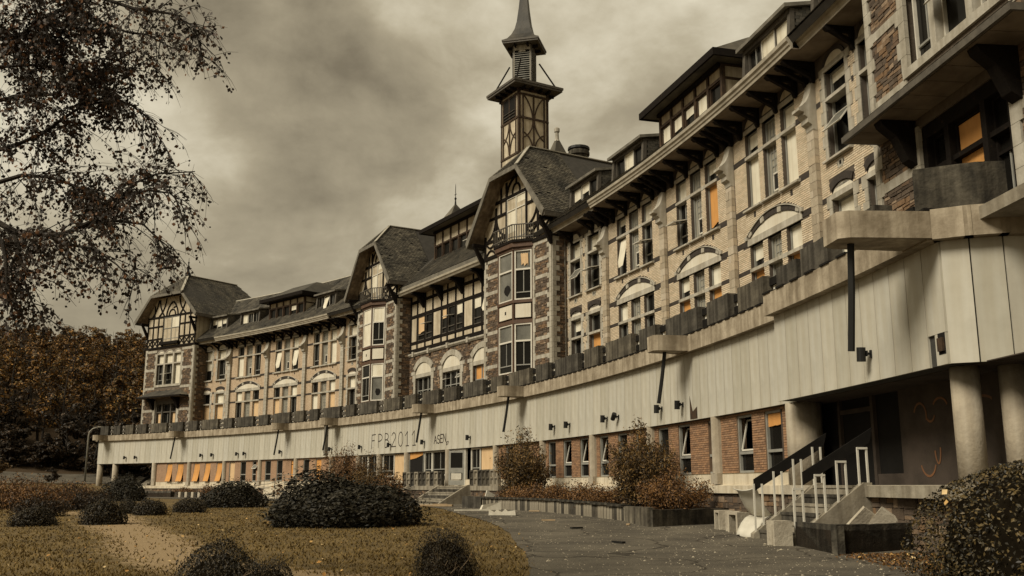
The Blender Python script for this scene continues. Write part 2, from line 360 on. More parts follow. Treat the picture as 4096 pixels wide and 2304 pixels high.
def stonebox(mb, a, b, z0, z1, v, t=None):
    g = .010; p = random.uniform(.015, .05); q = lambda: random.uniform(-.012, .012)
    mb.add([(a+g+q(), v+p, z1-g+q()), (b-g+q(), v+p, z1-g+q()), (b-g+q(), v+p, z0+g+q()), (a+g+q(), v+p, z0+g+q()),
            (a+g, v-.03, z1-g), (b-g, v-.03, z1-g), (b-g, v-.03, z0+g), (a+g, v-.03, z0+g)],
           [(3, 2, 1, 0), (0, 1, 5, 4), (1, 2, 6, 5), (2, 3, 7, 6), (3, 0, 4, 7)], random.random() if t is None else t)
# ------------------------------------------------------------ the old building
bld = thing('sanatorium_building', 'long curved abandoned sanatorium of pale brick wings, stone towers and half-timbered gables under slate roofs', 'building', T(*xy(0, -3), .4))
def blind_poly(w, z0, z1, torn):
    if not torn: return [(-w/2, z1), (w/2, z1), (w/2, z0), (-w/2, z0)]
    n = 7; pts = [(-w/2, z1), (w/2, z1)]
    for i in range(n+1): pts.append((w/2-w*i/n, z0+random.uniform(-.1, .16)*torn+(i/n-.5)*torn*.5))
    return pts
def light(win, M, w, z0, z1, st, fm):
    """one glazed light inside a window part: pane, casement bars, blind, open sash; local x centred"""
    k = st[0]; f = float(st[1:]) if len(st) > 1 else 1.0; h = z1-z0
    if k in 'gG':
        mb = MB().box(-w/2, w/2, -.06, -.045, z0, z1); obj('pane', mb, 'frosted', win, M)
        mb = MB(); n = max(3, round(h/.28))
        for i in range(1, n): mb.box(-w*.22, w*.30, -.045, -.02, z0+h*i/n-.018, z0+h*i/n+.018)
        for x in (-.22, .04, .30): mb.box(w*x-.018, w*x+.018, -.045, -.015, z0+.05, z1)
        obj('glazing_bars', mb, 'grey_frame', win, M)
        if k == 'G':
            mb = MB(); a, b, c, d = -w*.30, w*.16, z0+.1, z0+h*.42
            for q in ((a, a+.05, c, d), (b-.05, b, c, d), (a, b, c, c+.06), (a, b, d-.06, d)): mb.box(q[0], q[1], -.03, .02, q[2], q[3])
            sa = obj('casement', mb, 'white_frame', win, M)
            obj('pane', MB().box(a+.05, b-.05, -.035, -.01, c+.06, d-.06), 'glass', win, M)
        return
    obj('pane', MB().box(-w/2, w/2, *((-.42, -.40) if k == 'i' else (-.075, -.06)), z0, z1), 'void' if k == 'i' else ('glass' if k in 'dobtcwhsv' else 'grey_glass'), win, M)
    if k == 'o' or k == 'b' or k == 't':
        mt = {'o': 'orange_blind', 'b': 'cream_blind', 't': 'tan_blind'}[k]; zb = z1-h*f
        obj('blind', MB().prism(blind_poly(w-.03, zb, z1-.01, 0 if f > .97 else (.35 if f not in (.35, .5, .6) else .06)), -.035, -.015), mt, win, M)
    if k == 'h':                                    # blind hanging loose from one corner
        mt = 'orange_blind' if f > 1.5 else 'cream_blind'
        mb = MB(); q = [(-w*.45, .0, z1-.05), (w*.40, .02, z1-.15), (w*.28, .28, z0+h*.34), (-w*.15, .45, z0+h*.12), (-w*.55, .40, z0+h*.16)]
        mb.add(q+[(x, y-.012, z) for x, y, z in q], [(0, 1, 2), (0, 2, 3), (0, 3, 4), (5, 7, 6), (5, 8, 7), (5, 9, 8), (0, 4, 9, 5), (1, 0, 5, 6), (2, 1, 6, 7), (3, 2, 7, 8), (4, 3, 8, 9)])
        obj('blind', mb, mt, win, M)
    if k == 'c':                                    # curtain rag / half triangular blind
        mt = 'orange_blind'
        obj('blind', MB().prism([(-w/2+.02, z1-.02), (w/2-.02, z1-.02), (w/2-.02, z1-h*.30), (w*.1, z1-h*.72), (-w/2+.02, z1-h*.97)], -.035, -.015), mt, win, M)
    if k == 'r':                                    # rag of cloth caught in the light
        q = MB(); n = 7; top = [(-w*.32+w*.5*i/n, z1-.12-.05*(i % 2)) for i in range(n+1)]; bot = [(-w*.34+w*.46*i/n, z0+h*(.12+.18*((i*3) % 4)/3)) for i in range(n+1)]
        q.prism(top+bot[::-1], -.03, -.012); obj('cloth_rag', q, 'tan_blind', win, M)
    if k == 'y':                                    # pane with a hole knocked through
        q = MB(); q.prism([(-w*.30+w*.27*math.cos(a*.785)*random.uniform(.7, 1.1)+w*.25, z0+h*.36+h*.17*math.sin(a*.785)*random.uniform(.8, 1.3)) for a in range(8)], -.058, -.052); obj('broken_hole', q, 'void', win, M)
    if k == 'i':                                    # sash tipped inwards from the bottom
        mb = MB(); a = w/2-.03
        for q in ((-a, -a+.05, 0, h-.04), (a-.05, a, 0, h-.04), (-a, a, 0, .05), (-a, a, h-.09, h-.04)): mb.box(q[0], q[1], -.02, .02, q[2], q[3])
        Ms = M @ T(0, -.02, z0+.02) @ Matrix.Rotation(R(13), 4, 'X'); obj('casement', mb, 'white_frame', win, Ms)
    if k == 'v':                                    # fabric blind swinging out at the foot
        n = 6; vs = []
        for i in range(n+1):
            u = i/n; yy = .02+.32*u*u; vs += [(-w*.52-.10*u*u*w, yy, z1-.02-h*1.02*u+.02*u), (w*.5-.12*u*u*w, yy-.02, z1-.02-h*1.0*u)]
        vs += [(x, y-.012, z) for x, y, z in vs]; q = 2*n+2
        fs = [(2*i, 2*i+1, 2*i+3, 2*i+2) for i in range(n)]; fs += [tuple(c+q for c in f[::-1]) for f in fs]+[(2*i, 2*i+2, 2*i+2+q, 2*i+q) for i in range(n)]+[(2*i+1, 2*i+1+q, 2*i+3+q, 2*i+3) for i in range(n)]
        obj('blind', MB().add(vs, fs), 'orange_blind', win, M)
    if k == 's' or k == 'w':                        # pivoted sash standing open
        an = 78 if k == 's' else 38
        mb = MB(); a = w/2-.06; hh = h*.42
        for q in ((-a, -a+.045, -hh, 0), (a-.045, a, -hh, 0), (-a, a, -.045, 0), (-a, a, -hh, -hh+.045)): mb.box(q[0], q[1], -.02, .02, q[2], q[3])
        Ms = M @ T(0, 0, z0+h*(.55 if k == 's' else .75)) @ Matrix.Rotation(R(an), 4, 'X')
        obj('casement', mb, 'white_frame', win, Ms); obj('pane', MB().box(-a+.045, a-.045, -.006, .006, -hh+.045, -.045), 'grey_glass', win, Ms)
    if k in 'ds' and h > 1.4:
        mb = MB().box(-w/2+.02, w/2-.02, -.06, .0, z0+h*.20, z0+h*.20+.06).box(-w*.05, -w*.05+.05, -.06, -.01, z0+h*.22, z1); obj('casement', mb, 'grey_frame', win, M)
def window(parent, F, x, z0, z1, w, trans, states, v=-.22, fm='grey_frame', depth=.07, fr=.055, box=True):
    """window part: frame mesh, with panes, blinds and sashes as sub-parts; states from the bottom up"""
    M = F @ T(x, v, 0); mb = MB(); a = w/2
    mb.box(-a, -a+fr, -.07, .03, z0, z1).box(a-fr, a, -.07, .03, z0, z1).box(-a+fr, a-fr, -.07, .03, z1-fr, z1).box(-a+fr, a-fr, -.07, .04, z0, z0+fr)
    zz = [z0+fr]; tops = []
    for t in trans: mb.box(-a+fr, a-fr, -.07, .035, t-fr*.6, t+fr*.6); tops.append(t-fr*.6); zz.append(t+fr*.6)
    tops.append(z1-fr)
    if box and z1-z0 > 1.5:
        for t in tops: pass
    win = obj('window', mb, fm, parent, M)
    for b, t, st in zip(zz, tops, states): light(win, M, w-2*fr, b, t, st, fm)
    return win
def arch(mb, cx, zs, hw, rise, v0, v1, n=14):
    r = (hw*hw+rise*rise)/(2*rise); zc = zs+rise-r; a0 = math.asin(min(1, hw/r))
    if rise > hw: a0 = math.pi-a0
    pts = [(cx+r*math.sin(a0-2*a0*i/n), zc+r*math.cos(a0-2*a0*i/n)) for i in range(n+1)]
    mb.prism(pts, v0, v1)
def archring(mb, cx, zs, hw, rise, th, v0, v1, n, white=(), m0=0, m1=1):
    r = (hw*hw+rise*rise)/(2*rise); zc = zs+rise-r; a0 = math.asin(min(1, hw/r))
    P = lambda rr, i: (cx+rr*math.sin(a0-2*a0*i/n), zc+rr*math.cos(a0-2*a0*i/n))
    for i in range(n):
        g = .012
        mb.prism([P(r+th, i+g), P(r+th, i+1-g), P(r, i+1-g), P(r, i+g)], v0, v1+(.02 if i in white else 0), None, m1 if i in white else m0)
def hood(mb, cx, zs, hw, rise, th, v0, v1, n):
    r = (hw*hw+rise*rise)/(2*rise); zc = zs+rise-r; a0 = math.asin(min(1, hw/r))
    P = lambda rr, i: (cx+rr*math.sin(a0-2*a0*i/n), zc+rr*math.cos(a0-2*a0*i/n))
    vs = []
    for i in range(n+1): o, k = P(r+th, i), P(r, i); vs += [(o[0], v1, o[1]), (k[0], v1, k[1]), (k[0], v0, k[1]), (o[0], v0, o[1])]
    mb.add(vs, [(i*4+j, i*4+(j+1) % 4, i*4+4+(j+1) % 4, i*4+4+j) for i in range(n) for j in range(4)]+[(0, 1, 2, 3), (n*4+3, n*4+2, n*4+1, n*4)])
def archhalf(z, zs, hw, rise):
    r = (hw*hw+rise*rise)/(2*rise); d = z-(zs+rise-r); q = r*r-d*d
    return math.sqrt(q) if q > 0 and z < zs+rise else 0

ZT = 6.55
brick_left = [300]
def laybricks(F, wall, u0, u1, excl, single=False):
    mb = MB(); cand = list(courses(u0, u1, ZT, 15.25, excl))
    for a, b, c, d in cand:
        if single and brick_left[0] > 0 and c > 7.4 and c < 12.0:
            piece('brick', 'cream_brick_piece', wall, F, a, b, -.02, .012+random.uniform(0, .004), c, d); brick_left[0] -= 1
        else:
            y = .012+random.uniform(0, .005)
            mb.add([(a, y, d), (b, y, d), (b, y, c), (a, y, c), (a, -.01, d), (b, -.01, d), (b, -.01, c), (a, -.01, c)],
                   [(3, 2, 1, 0), (0, 1, 5, 4), (1, 2, 6, 5), (2, 3, 7, 6), (3, 0, 4, 7)], random.random())
    obj('brickwork', mb, 'cream_brick', wall, F, kind='stuff')

def tribay(c, near, up, low, single=False):
    """three-light bay between two pilasters: up/low = states (main, top) for the three windows, far one first"""
    F = frame(c); H = 3.3; X = [(1.465, 1.07), (0, 1.04), (-1.465, 1.07)]
    holes = []
    for x, w in X: holes += [(x-w/2, x+w/2, 12.15, 15.2), (x-w/2, x+w/2, 6.8, 10.66)]
    mb = MB(); cutwall(mb, -H, H, ZT, 15.9, holes, -.45, 0)
    wall = obj('brick_wall', mb, 'mortar' if near else 'cream_brick_far', bld, F)
    if near:
        def ex(z):
            o = [(h[0]-.0, h[1]+.0) for h in holes if h[2] < z < h[3]]
            if 10.6 < z < 11.75:
                k = max(archhalf(z, 10.98, 2.2, .74), 2.2 if z < 11.0 else 0); o.append((-k, k))
            for a, b in ((9.6, 9.76), (10.69, 10.91), (12.0, 12.2), (14.15, 14.33)):
                if a-.02 < z < b+.02: o += [(-H, -2.05), (2.05, H)]
            if 12.0 < z < 12.16 or 15.18 < z: o.append((-2.2, 2.2))
            if 14.14 < z < 14.28 or 9.58 < z < 9.74: o.append((-2.03, 2.03))
            for x in (-1.45, 1.45):
                if 11.70 < z < 11.9: o.append((x-.09, x+.09))
            return o
        laybricks(F, wall, -H, H, ex, single)
    mb = MB()
    for a, b in ((9.6, 9.76), (10.69, 10.91), (12.0, 12.2), (14.15, 14.33)): 
        for sg in (-1, 1): mb.box(sg*2.05, sg*3.06, -.02, .022, a, b)
    for x in (-1.45, 1.45): mb.box(x-.08, x+.08, -.02, .004, 11.71, 11.88)
    mb.box(-H, H, -.02, .025, 15.30, 15.46)
    split('dark_brick_band', mb, 'dark_brick', bld, F)
    sl = MB(); mb = MB(); mb.box(-2.12, 2.12, -.3, .05, 10.66, 10.92)
    for x, w in X:
        mb.box(x-w/2-.02, x+w/2+.02, -.3, .045, 14.15, 14.27).box(x-w/2-.02, x+w/2+.02, -.3, .045, 9.6, 9.73).box(x-w/2-.06, x+w/2+.06, -.3, .05, 15.2, 15.38)
        sl.side([(-.3, 12.02), (.17, 12.02), (.17, 12.09), (.0, 12.16), (-.3, 12.17)], x-w/2-.16, x+w/2+.16)
    for x in (-.72, .72): mb.box(x-.2, x+.2, -.02, .03, 14.13, 14.29).box(x-.2, x+.2, -.02, .03, 9.58, 9.75)
    split('lintel', mb, 'stone_trim', bld, F); split('sill', sl, 'stone_trim', bld, F)
    mb = MB(); arch(mb, 0, 10.92, 1.93, .47, -.1, .012); split('arch_panel', mb, 'white_panel', bld, F)
    mb = MB()
    for x, w in X: arch(mb, x, 15.38, .50, .40, -.1, .02)
    split('arch_panel', mb, 'plaster', bld, F)
    mb = MB(); archring(mb, 0, 10.96, 1.95, .43, .21, -.05, .05, 15, (4, 9, 14, 0), 0, 1)
    split('voussoir', mb, ['dark_brick', 'stone_trim'], bld, F)
    mb = MB(); hood(mb, 0, 10.99, 2.17, .63, .035, -.05, .10, 24)
    for sg in (-1, 1): mb.box(sg*2.08, sg*2.24, -.02, .11, 10.9, 11.06)
    split('hood_mould', mb, 'stone_trim', bld, F)
    mb = MB()
    for x, w in X: hood(mb, x, 15.38, .5, .42, .12, -.05, .05, 8)
    split('window_arch', mb, 'dark_brick', bld, F)
    for i, (x, w) in enumerate(X):
        window(bld, F, x, 12.17, 15.2, w, [14.21], up[i], -.17); window(bld, F, x, 6.8, 10.66, w, [9.665], low[i], -.17)
def endbay(c, H0, H1, near, X, up, low, single=False):
    F = frame(c); holes = []
    for x, w in X: holes += [(x-w/2, x+w/2, 12.15, 15.2), (x-w/2, x+w/2, 6.8, 11.05)]
    mb = MB(); cutwall(mb, H0, H1, ZT, 15.9, holes, -.45, 0)
    wall = obj('brick_wall', mb, 'mortar' if near else 'cream_brick_far', bld, F)
    random.seed(int(c*10))
    q = []                                          # toothed stone surrounds
    for x, w in X:
        for za, zb in ((6.7, 11.0), (12.17, 15.4)):
            z = za; i = 0
            while z < zb-.1:
                e = .34 if i % 2 else .2; zt = min(z+.42, zb)
                for sg in (-1, 1): q.append((x+sg*w/2, x+sg*(w/2+e), z, zt))
                z += .42; i += 1
    if near:
        def ex(z):
            o = [(h[0], h[1]) for h in holes if h[2] < z < h[3]]+[(min(k[:2]), max(k[:2])) for k in q if k[2]-.03 < z < k[3]+.03]
            for x, w in X:
                if 11.0 < z < 11.45: o.append((x-w/2-.12, x+w/2+.12))
                if 11.66 < z < 11.95: o.append((x-.2, x+.2))
                if 12.0 < z < 12.17: o.append((x-w/2-.2, x+w/2+.2))
                if z > 15.2: o.append((x-w/2-.1, x+w/2+.1))
            return o
        laybricks(F, wall, H0, H1, ex, single)
    mb = MB()
    for a, b, z, zt in q: mb.box(a, b, -.05, .03, z+.006, zt-.006)
    if near: split('surround_stone', mb, 'stone_trim', bld, F)
    else: obj('surround_stones', mb, 'stone_trim', bld, F, kind='stuff')
    mb = MB(); sl = MB(); vn = MB()
    for x, w in X:
        mb.box(x-w/2-.02, x+w/2+.02, -.3, .045, 14.15, 14.27).box(x-w/2-.02, x+w/2+.02, -.3, .045, 9.6, 9.73).box(x-w/2-.02, x+w/2+.02, -.3, .05, 10.72, 10.9)
        mb.box(x-w/2-.06, x+w/2+.06, -.3, .05, 15.2, 15.38)
        sl.side([(-.3, 12.02), (.17, 12.02), (.17, 12.09), (.0, 12.16), (-.3, 12.17)], x-w/2-.2, x+w/2+.2)
        vn.box(x-.17, x+.17, -.02, .025, 11.66, 11.74).box(x-.17, x+.17, -.02, .025, 11.88, 11.96).box(x-.17, x-.08, -.02, .024, 11.74, 11.88).box(x+.08, x+.17, -.02, .024, 11.74, 11.88)
    split('lintel', mb, 'stone_trim', bld, F); split('sill', sl, 'stone_trim', bld, F); split('vent_surround', vn, 'stone_trim', bld, F)
    mb = MB()
    for x, w in X: archring(mb, x, 11.03, w/2-.02, .17, .24, -.05, .05, 11)
    split('voussoir', mb, 'dark_brick', bld, F); mb = MB()
    for x, w in X: hood(mb, x, 15.38, w/2-.05, .34, .14, -.05, .05, 8)
    split('window_arch', mb, 'dark_brick', bld, F); mb = MB()
    for x, w in X: mb.box(x-.075, x+.075, -.03, .006, 11.745, 11.875)
    split('vent', mb, 'void', bld, F); mb = MB()
    xs = sorted([e for x, w in X for e in (x-w/2-.36, x+w/2+.36)]); ed = [H0]+xs+[H1]
    for a, b in zip(ed[::2], ed[1::2]):
        if b-a > .12:
            for z in (9.6, 10.72, 14.15): mb.box(a, b, -.02, .022, z, z+.2)
    split('dark_brick_band', mb, 'dark_brick', bld, F)
    mb = MB()
    for x, w in X: arch(mb, x, 10.9, w/2, .29, -.1, .0); arch(mb, x, 15.38, w/2-.05, .32, -.1, .02)
    split('arch_panel', mb, 'white_panel', bld, F)
    for i, (x, w) in enumerate(X):
        window(bld, F, x, 12.17, 15.2, w, [14.21], up[i], -.24); window(bld, F, x, 6.8, 10.72, w, [9.665], low[i], -.24)

G_ = ('G', 'g')
endbay(-41.6, -2.4, 2.5, True, [(.85, 1.38), (-1.2, 1.0)], [('w', 'b.35'), ('d', 'd')], [('b', 'b'), ('d', 'd')], True)
tribay(-35.86, True, [('b', 'b.6'), G_, ('b', 'b')], [('c', 'b.6'), ('g', 'g'), ('o', 'b')])
tribay(-29.26, True, [('s', 'b'), G_, ('o.9', 'b.5')], [('c', 'b.6'), ('g', 'g'), ('o', 'b')])
tribay(-22.66, True, [('h', 'b.35'), G_, ('s', 'b')], [('d', 'b'), ('g', 'g'), ('d', 'd')])
endbay(-16.7, -2.66, 2.66, True, [(1.2, 1.3), (-1.1, 1.42)], [('w', 'b'), ('s', 'b')], [('d', 'b.6'), ('o.9', 'd')])
endbay(17.5, -2.6, 2.4, False, [(.9, 1.32), (-1.5, 1.3)], [('s', 'b'), ('d', 'b')], [('d', 'b'), ('d', 'b')])
tribay(23.2, False, [('b', 'b'), G_, ('d', 'd')][::-1], [('t.5', 'b'), G_, ('b.6', 'd')][::-1])
tribay(29.75, False, [('h', 'd'), G_, ('h', 'b')], [('t', 'd'), G_, ('d', 'b')])
tribay(36.3, False, [('b', 'd'), G_, ('d', 'd')], [('d', 'b'), G_, ('t.9', 'd')])
endbay(42.15, -2.6, 2.4, False, [(1.3, 1.35), (-1.05, 1.38)], [('b.5', 'b'), ('d', 'b')], [('t.9', 'd'), ('t', 'b')])

# pilasters with toothed stones and scrolled corbels
prof = [(0, 13.42), (.16, 13.46), (.20, 13.62), (.34, 13.70), (.34, 13.86), (.46, 13.95), (.46, 14.05), (.66, 14.10), (.66, 14.20), (.52, 14.28), (.36, 14.45), (.24, 14.68), (.16, 14.95), (.10, 15.2), (0, 15.24)]
CORB = MB().side(prof, -.25, .25).mesh('corbel', 'stone_trim')
for s in (-19.36, -25.96, -32.56, -39.16, 20.0, 26.5, 33.0, 39.6):
    F = frame(s); near = s < 0
    link('corbel', CORB, bld, F)
    z = ZT; i = 0; far = MB()
    pil = obj('pilaster', MB().box(-.24, .24, -.1, .13, ZT, 13.45), 'mortar', bld, F) if near else None
    while z < 13.4:
        h = random.uniform(.24, .36); zt = min(z+h, 13.43); parts = [(-.25, .25)] if i % 3 else [(-.25, random.uniform(-.08, .08)), None]
        if parts[-1] is None: parts = [parts[0], (parts[0][1], .25)]
        for a, b in parts:
            e = random.uniform(.15, .172)
            if near: piece('quoin_stone', 'quoin', pil, F, a+.006, b-.006, .0, e, z+.006, zt-.006)
            else: far.box(a+.006, b-.006, -.05, e, z+.006, zt-.006)
        z = zt; i += 1
    if not near: obj('pilaster', far, 'stone_trim', bld, F)

# eaves: timber brackets, boarded soffit, moulded gutter
mb = MB(); hw = .085
mb.side([(0.02, 15.88), (1.16, 15.88), (1.22, 15.80), (1.10, 15.70), (.02, 15.70)], -hw, hw)
mb.side([(0.02, 15.70), (.16, 15.70), (.16, 15.22), (.10, 15.12), (.02, 15.12)], -hw, hw)
mb.side([(.16, 15.30), (.16, 15.46), (.72, 15.70), (1.0, 15.70)], -hw+.01, hw-.01)
BRK = mb.mesh('eave_bracket', 'timber')
for cs in ((-35.86, -29.26, -22.66), (23.2, 29.75, 36.3)):
    for c in cs:
        for u in (-2.25, -.75, .75, 2.25): link('eave_bracket', BRK, bld, frame(c+u))
for s in (-19.36, -25.96, -32.56, -39.16, 20.0, 26.5, 33.0, 39.6):
    for u in (-.24, .24): link('eave_bracket', BRK, bld, frame(s+u))
for s in (-42.1, -17.9, -15.2, 18.0, 41.7, 43.9): link('eave_bracket', BRK, bld, frame(s) @ Matrix.Diagonal((1, .85, 1, 1)))
GP = [(1.20, 15.92), (1.27, 15.90), (1.29, 16.00), (1.34, 16.04), (1.36, 16.12), (1.43, 16.18), (1.45, 16.30), (1.40, 16.33), (1.20, 16.28)]
GQ = [(a-.30, b) for a, b in GP]
WX = bld_world = I4
for a, b, c, d in ((-43.9, -40.3, -20.1, -14.3), (43.9, 40.6, 20.6, 15.4)):
    for prf, s0, s1 in ((GQ, a, b), (GP, b, c), (GQ, c, d)): obj('gutter', arcsweep(MB(), prf, s0, s1, True, .9), 'gutter', bld)
    obj('soffit', arcsweep(MB(), [(0, 15.89), (1.22, 15.89), (1.22, 15.93), (0, 15.93)], b, c, True), 'soffit', bld)
    obj('soffit', arcsweep(MB(), [(0, 15.89), (.92, 15.89), (.92, 15.93), (0, 15.93)], a, b, True), 'soffit', bld)
    obj('soffit', arcsweep(MB(), [(0, 15.89), (.92, 15.89), (.92, 15.93), (0, 15.93)], c, d, True), 'soffit', bld)

# ---- roofs
def slates(name, P0, U, V, W, H, keep, parent, n0=.17, w0=.24, th=.018, Mw=I4, jitter=1):
    """rows of overlapping slates on the plane P0 + a*U + b*V (b up the slope)"""
    P0, U, V = Vector(P0), Vector(U).normalized(), Vector(V).normalized(); Nn = U.cross(V).normalized()
    if Nn.z < 0: Nn = -Nn
    mb = MB(); b = 0; r = 0
    while b < H:
        a = -(w0/2 if r % 2 else 0)
        while a < W:
            w = w0*random.uniform(.92, 1.0); x0, x1 = max(0, a), min(W, a+w)
            if x1-x0 > .05 and keep((x0+x1)/2, b+n0/2) and random.random() > .012:
                g = random.uniform(0, .012)*jitter; lift = random.uniform(0, .012)*jitter; k = .008
                q = [P0+U*(x0+k)+V*(b-g)+Nn*(th*2+lift), P0+U*(x1-k)+V*(b-g+random.uniform(-.006, .006))+Nn*(th*2+lift), P0+U*(x1-k)+V*(b+n0*1.15)+Nn*th*.6, P0+U*(x0+k)+V*(b+n0*1.15)+Nn*th*.6]
                lo = [p-Nn*th for p in q[:2]]
                mb.add(q+lo, [(0, 1, 2, 3), (0, 4, 5, 1)], random.random())
            a += w0
        b += n0; r += 1
    return obj(name, mb, 'slate', parent, Mw, kind='stuff')
mainroof = obj('main_roof', arcsweep(arcsweep(MB(), [(1.34, 16.30), (-4.6, 21.45), (-4.6, 21.1), (1.2, 16.1)], -47, -8, True, 2), [(1.34, 16.30), (-4.6, 21.45), (-4.6, 21.1), (1.2, 16.1)], 9, 46, True, 2), 'slate_base', bld)
obj('main_roof', arcsweep(arcsweep(MB(), [(-4.6, 21.45), (-10.5, 16.4), (-10.5, 16.2), (-4.6, 21.2)], -47, -8, True, 2), [(-4.6, 21.45), (-10.5, 16.4), (-10.5, 16.2), (-4.6, 21.2)], 9, 46, True, 2), 'slate_base', bld)
for sa, sb in ((15.5, 45.5), (-45, -14.5)):
    n = 10
    for i in range(n):
        s0, s1 = sa+(sb-sa)*i/n, sa+(sb-sa)*(i+1)/n; A = Vector((*xy(s0, 1.36), 16.33)); B = Vector((*xy(s1, 1.36), 16.33)); C = Vector((*xy(s0, -4.6), 21.48)); 
        if (B-A).dot(Vector(frame(s0).col[0][:3])) < 0: A, B = B, A; C = Vector((*xy(s1, -4.6), 21.48))
        slates('roof_slates', A, B-A, C-A, (B-A).length, (C-A).length, lambda a, b: True, mainroof, .24, .30)
    obj('ridge', arcsweep(MB(), [(-4.45, 21.44), (-4.6, 21.58), (-4.75, 21.44)], sa, sb), 'lead', bld)

def dormer(s, w, zt=18.5, states=('d', 'd'), near=False, tilt=.0):
    F = frame(s, .15); D = obj('dormer', MB().box(-w/2+.2, w/2-.2, -2.6, -.32, 16.6, zt-.1), 'void', bld, F)
    mb = MB(); a = w/2
    for sg in (-1, 1): mb.side([(0, 16.6), (.10, 16.6), (-.05, zt), (-.22, zt), (-.14, 16.6)], sg*a-.11, sg*a+.11)
    mb.box(-a, a, -.2, .03, 16.55, 16.9).box(-a, a, -.26, -.02, zt-.16, zt)
    obj('dormer_frame', mb, 'dark_frame', D, F)
    mb = MB().add([(-a-.2, .22, zt-.02), (a+.2, .22, zt-.02), (a+.2, -3.2, zt+.62), (-a-.2, -3.2, zt+.62), (-a-.2, .22, zt+.13), (a+.2, .22, zt+.13), (a+.2, -3.2, zt+.74), (-a-.2, -3.2, zt+.74)],
                  [(0, 1, 2, 3), (4, 7, 6, 5), (0, 4, 5, 1), (1, 5, 6, 2), (3, 2, 6, 7), (0, 3, 7, 4)])
    obj('dormer_roof', mb, 'zinc', D, F)
    for sg in (-1, 1):
        pts = [(-.1, 16.5), (-.1, zt+.02), (-3.0, zt+.58), (-3.0, 16.5)]
        obj('cheek', MB().side(pts, sg*(a-.06), sg*(a+.06)), 'slate_base', D, F)
        if sg < 0:
            r = 0; z = 16.9; far = MB()
            while z < zt+.45:
                y = -.14-(.14 if r % 2 else 0)
                while y > -2.6:
                    top = zt+.02+(-.1-y)*.19
                    if z+.1 < top and z > 17.1+(-.0-y)*.86-.35:
                        y1 = max(-2.7, y-.27)
                        if near: piece('slate', 'slate_piece', D, F, -a-.085-random.uniform(0, .012), -a-.055, y1+.006, min(-.12, y)-.004, z, z+.125)
                        else: far.box(-a-.085, -a-.055, y1+.006, y-.004, z, z+.125)
                    y -= .28
                z += .13; r += 1
            if not near: obj('roof_slates', far, 'slate', D, F, kind='stuff')
    n = len(states); ww = (w-.36)/n
    for i, st in enumerate(states): window(D, F, a-.18-ww*(i+.5), 16.92, zt-.16, ww-.04, [], (st,), -.16, 'white_frame' if i % 2 else 'dark_frame', fr=.05)
dormer(-16.95, 3.5, 18.5, ('b.5', 'b.35', 'd'), True); dormer(-22.35, 3.5, 18.55, ('d', 'b', 'd'), True); dormer(-36.2, 3.7, 18.6, ('d', 'b.6', 'b'), True); dormer(-41.6, 3.5, 18.6, ('d', 'b', 'd'), True)
dormer(41.85, 2.9, 18.65, ('b.35', 'b.5', 'b.35')); dormer(36.4, 3.2, 18.65, ('b', 'd', 'd')); dormer(23.1, 3.2, 18.6, ('d', 'h', 'd'))
def bigdormer(F, a, zb, z1, zt, ov, n, ridge, states, back=-5, name='large_dormer'):
    D = obj(name, MB().box(-a+.15, a-.15, back, -.35, zb-.4, zt-.05), 'void', bld, F)
    mb = MB(); xs = [-a+2*a*i/n for i in range(n+1)]
    for x in xs: mb.box(x-.08, x+.08, -.12, .06, zb-.6, zt)
    mb.box(-a, a, -.1, .05, z1-.06, z1+.06).box(-a, a, -.1, .05, zt-.1, zt).box(-a, a, -.1, .045, zb-.6, zb)
    for sg in (-1, 1):
        mb.box(sg*a-.06, sg*a+.06, -1.8, -1.65, zb-.4, zt).box(sg*a-.055, sg*a+.055, -3, -.1, z1-.06, z1+.06).box(sg*a-.055, sg*a+.055, -3, -.1, zt-.1, zt)
    obj('timber_frame', mb, 'worn_timber', D, F)
    mb = MB(); mb.box(-a, a, -.2, -.02, z1, zt)
    for sg in (-1, 1): mb.box(sg*a-.04, sg*a+.04, back, -.1, zb-1, zt)
    obj('plaster_panel', mb, 'plaster', D, F)
    for i in range(n):
        x = (xs[i]+xs[i+1])/2; window(D, F, x, zb, z1-.06, 2*a/n-.18, [], (states[i % len(states)],), -.05, 'worn_timber', fr=.06)
    o = a+ov; e = zt+.05; rb = back-.5
    pts = [(-o, ov, e), (o, ov, e), (o, rb, e), (-o, rb, e), (-o, ov, e+.22), (o, ov, e+.22), (o, rb, e+.22), (-o, rb, e+.22), (-o*.55, -a*.62, ridge), (o*.55, -a*.62, ridge), (o*.55, rb, ridge), (-o*.55, rb, ridge)]
    obj('dormer_roof', MB().add(pts, [(0, 1, 2, 3), (0, 4, 5, 1), (1, 5, 6, 2), (3, 7, 4, 0), (4, 8, 9, 5), (5, 9, 10, 6), (7, 11, 8, 4), (8, 11, 10, 9)]), 'slate', D, F)
    obj('cornice', MB().box(-o-.03, o+.03, ov-.06, ov+.04, e-.06, e+.26).box(-o-.04, -o+.06, rb, ov-.06, e-.06, e+.26).box(o-.06, o+.04, rb, ov-.06, e-.06, e+.26).box(-a, a, .06, .2, zt-.12, e-.02), 'timber', D, F)
bigdormer(frame(-29.26, .15), 3.1, 17.0, 18.35, 18.98, .75, 5, 20.9, ['d', 'b.6', 'b.35', 'b.5', 'b'])
bigdormer(frame(29.9, .15), 3.0, 17.0, 18.4, 19.0, .75, 5, 20.7, ['d', 'b.35', 'd', 'd', 'd'])
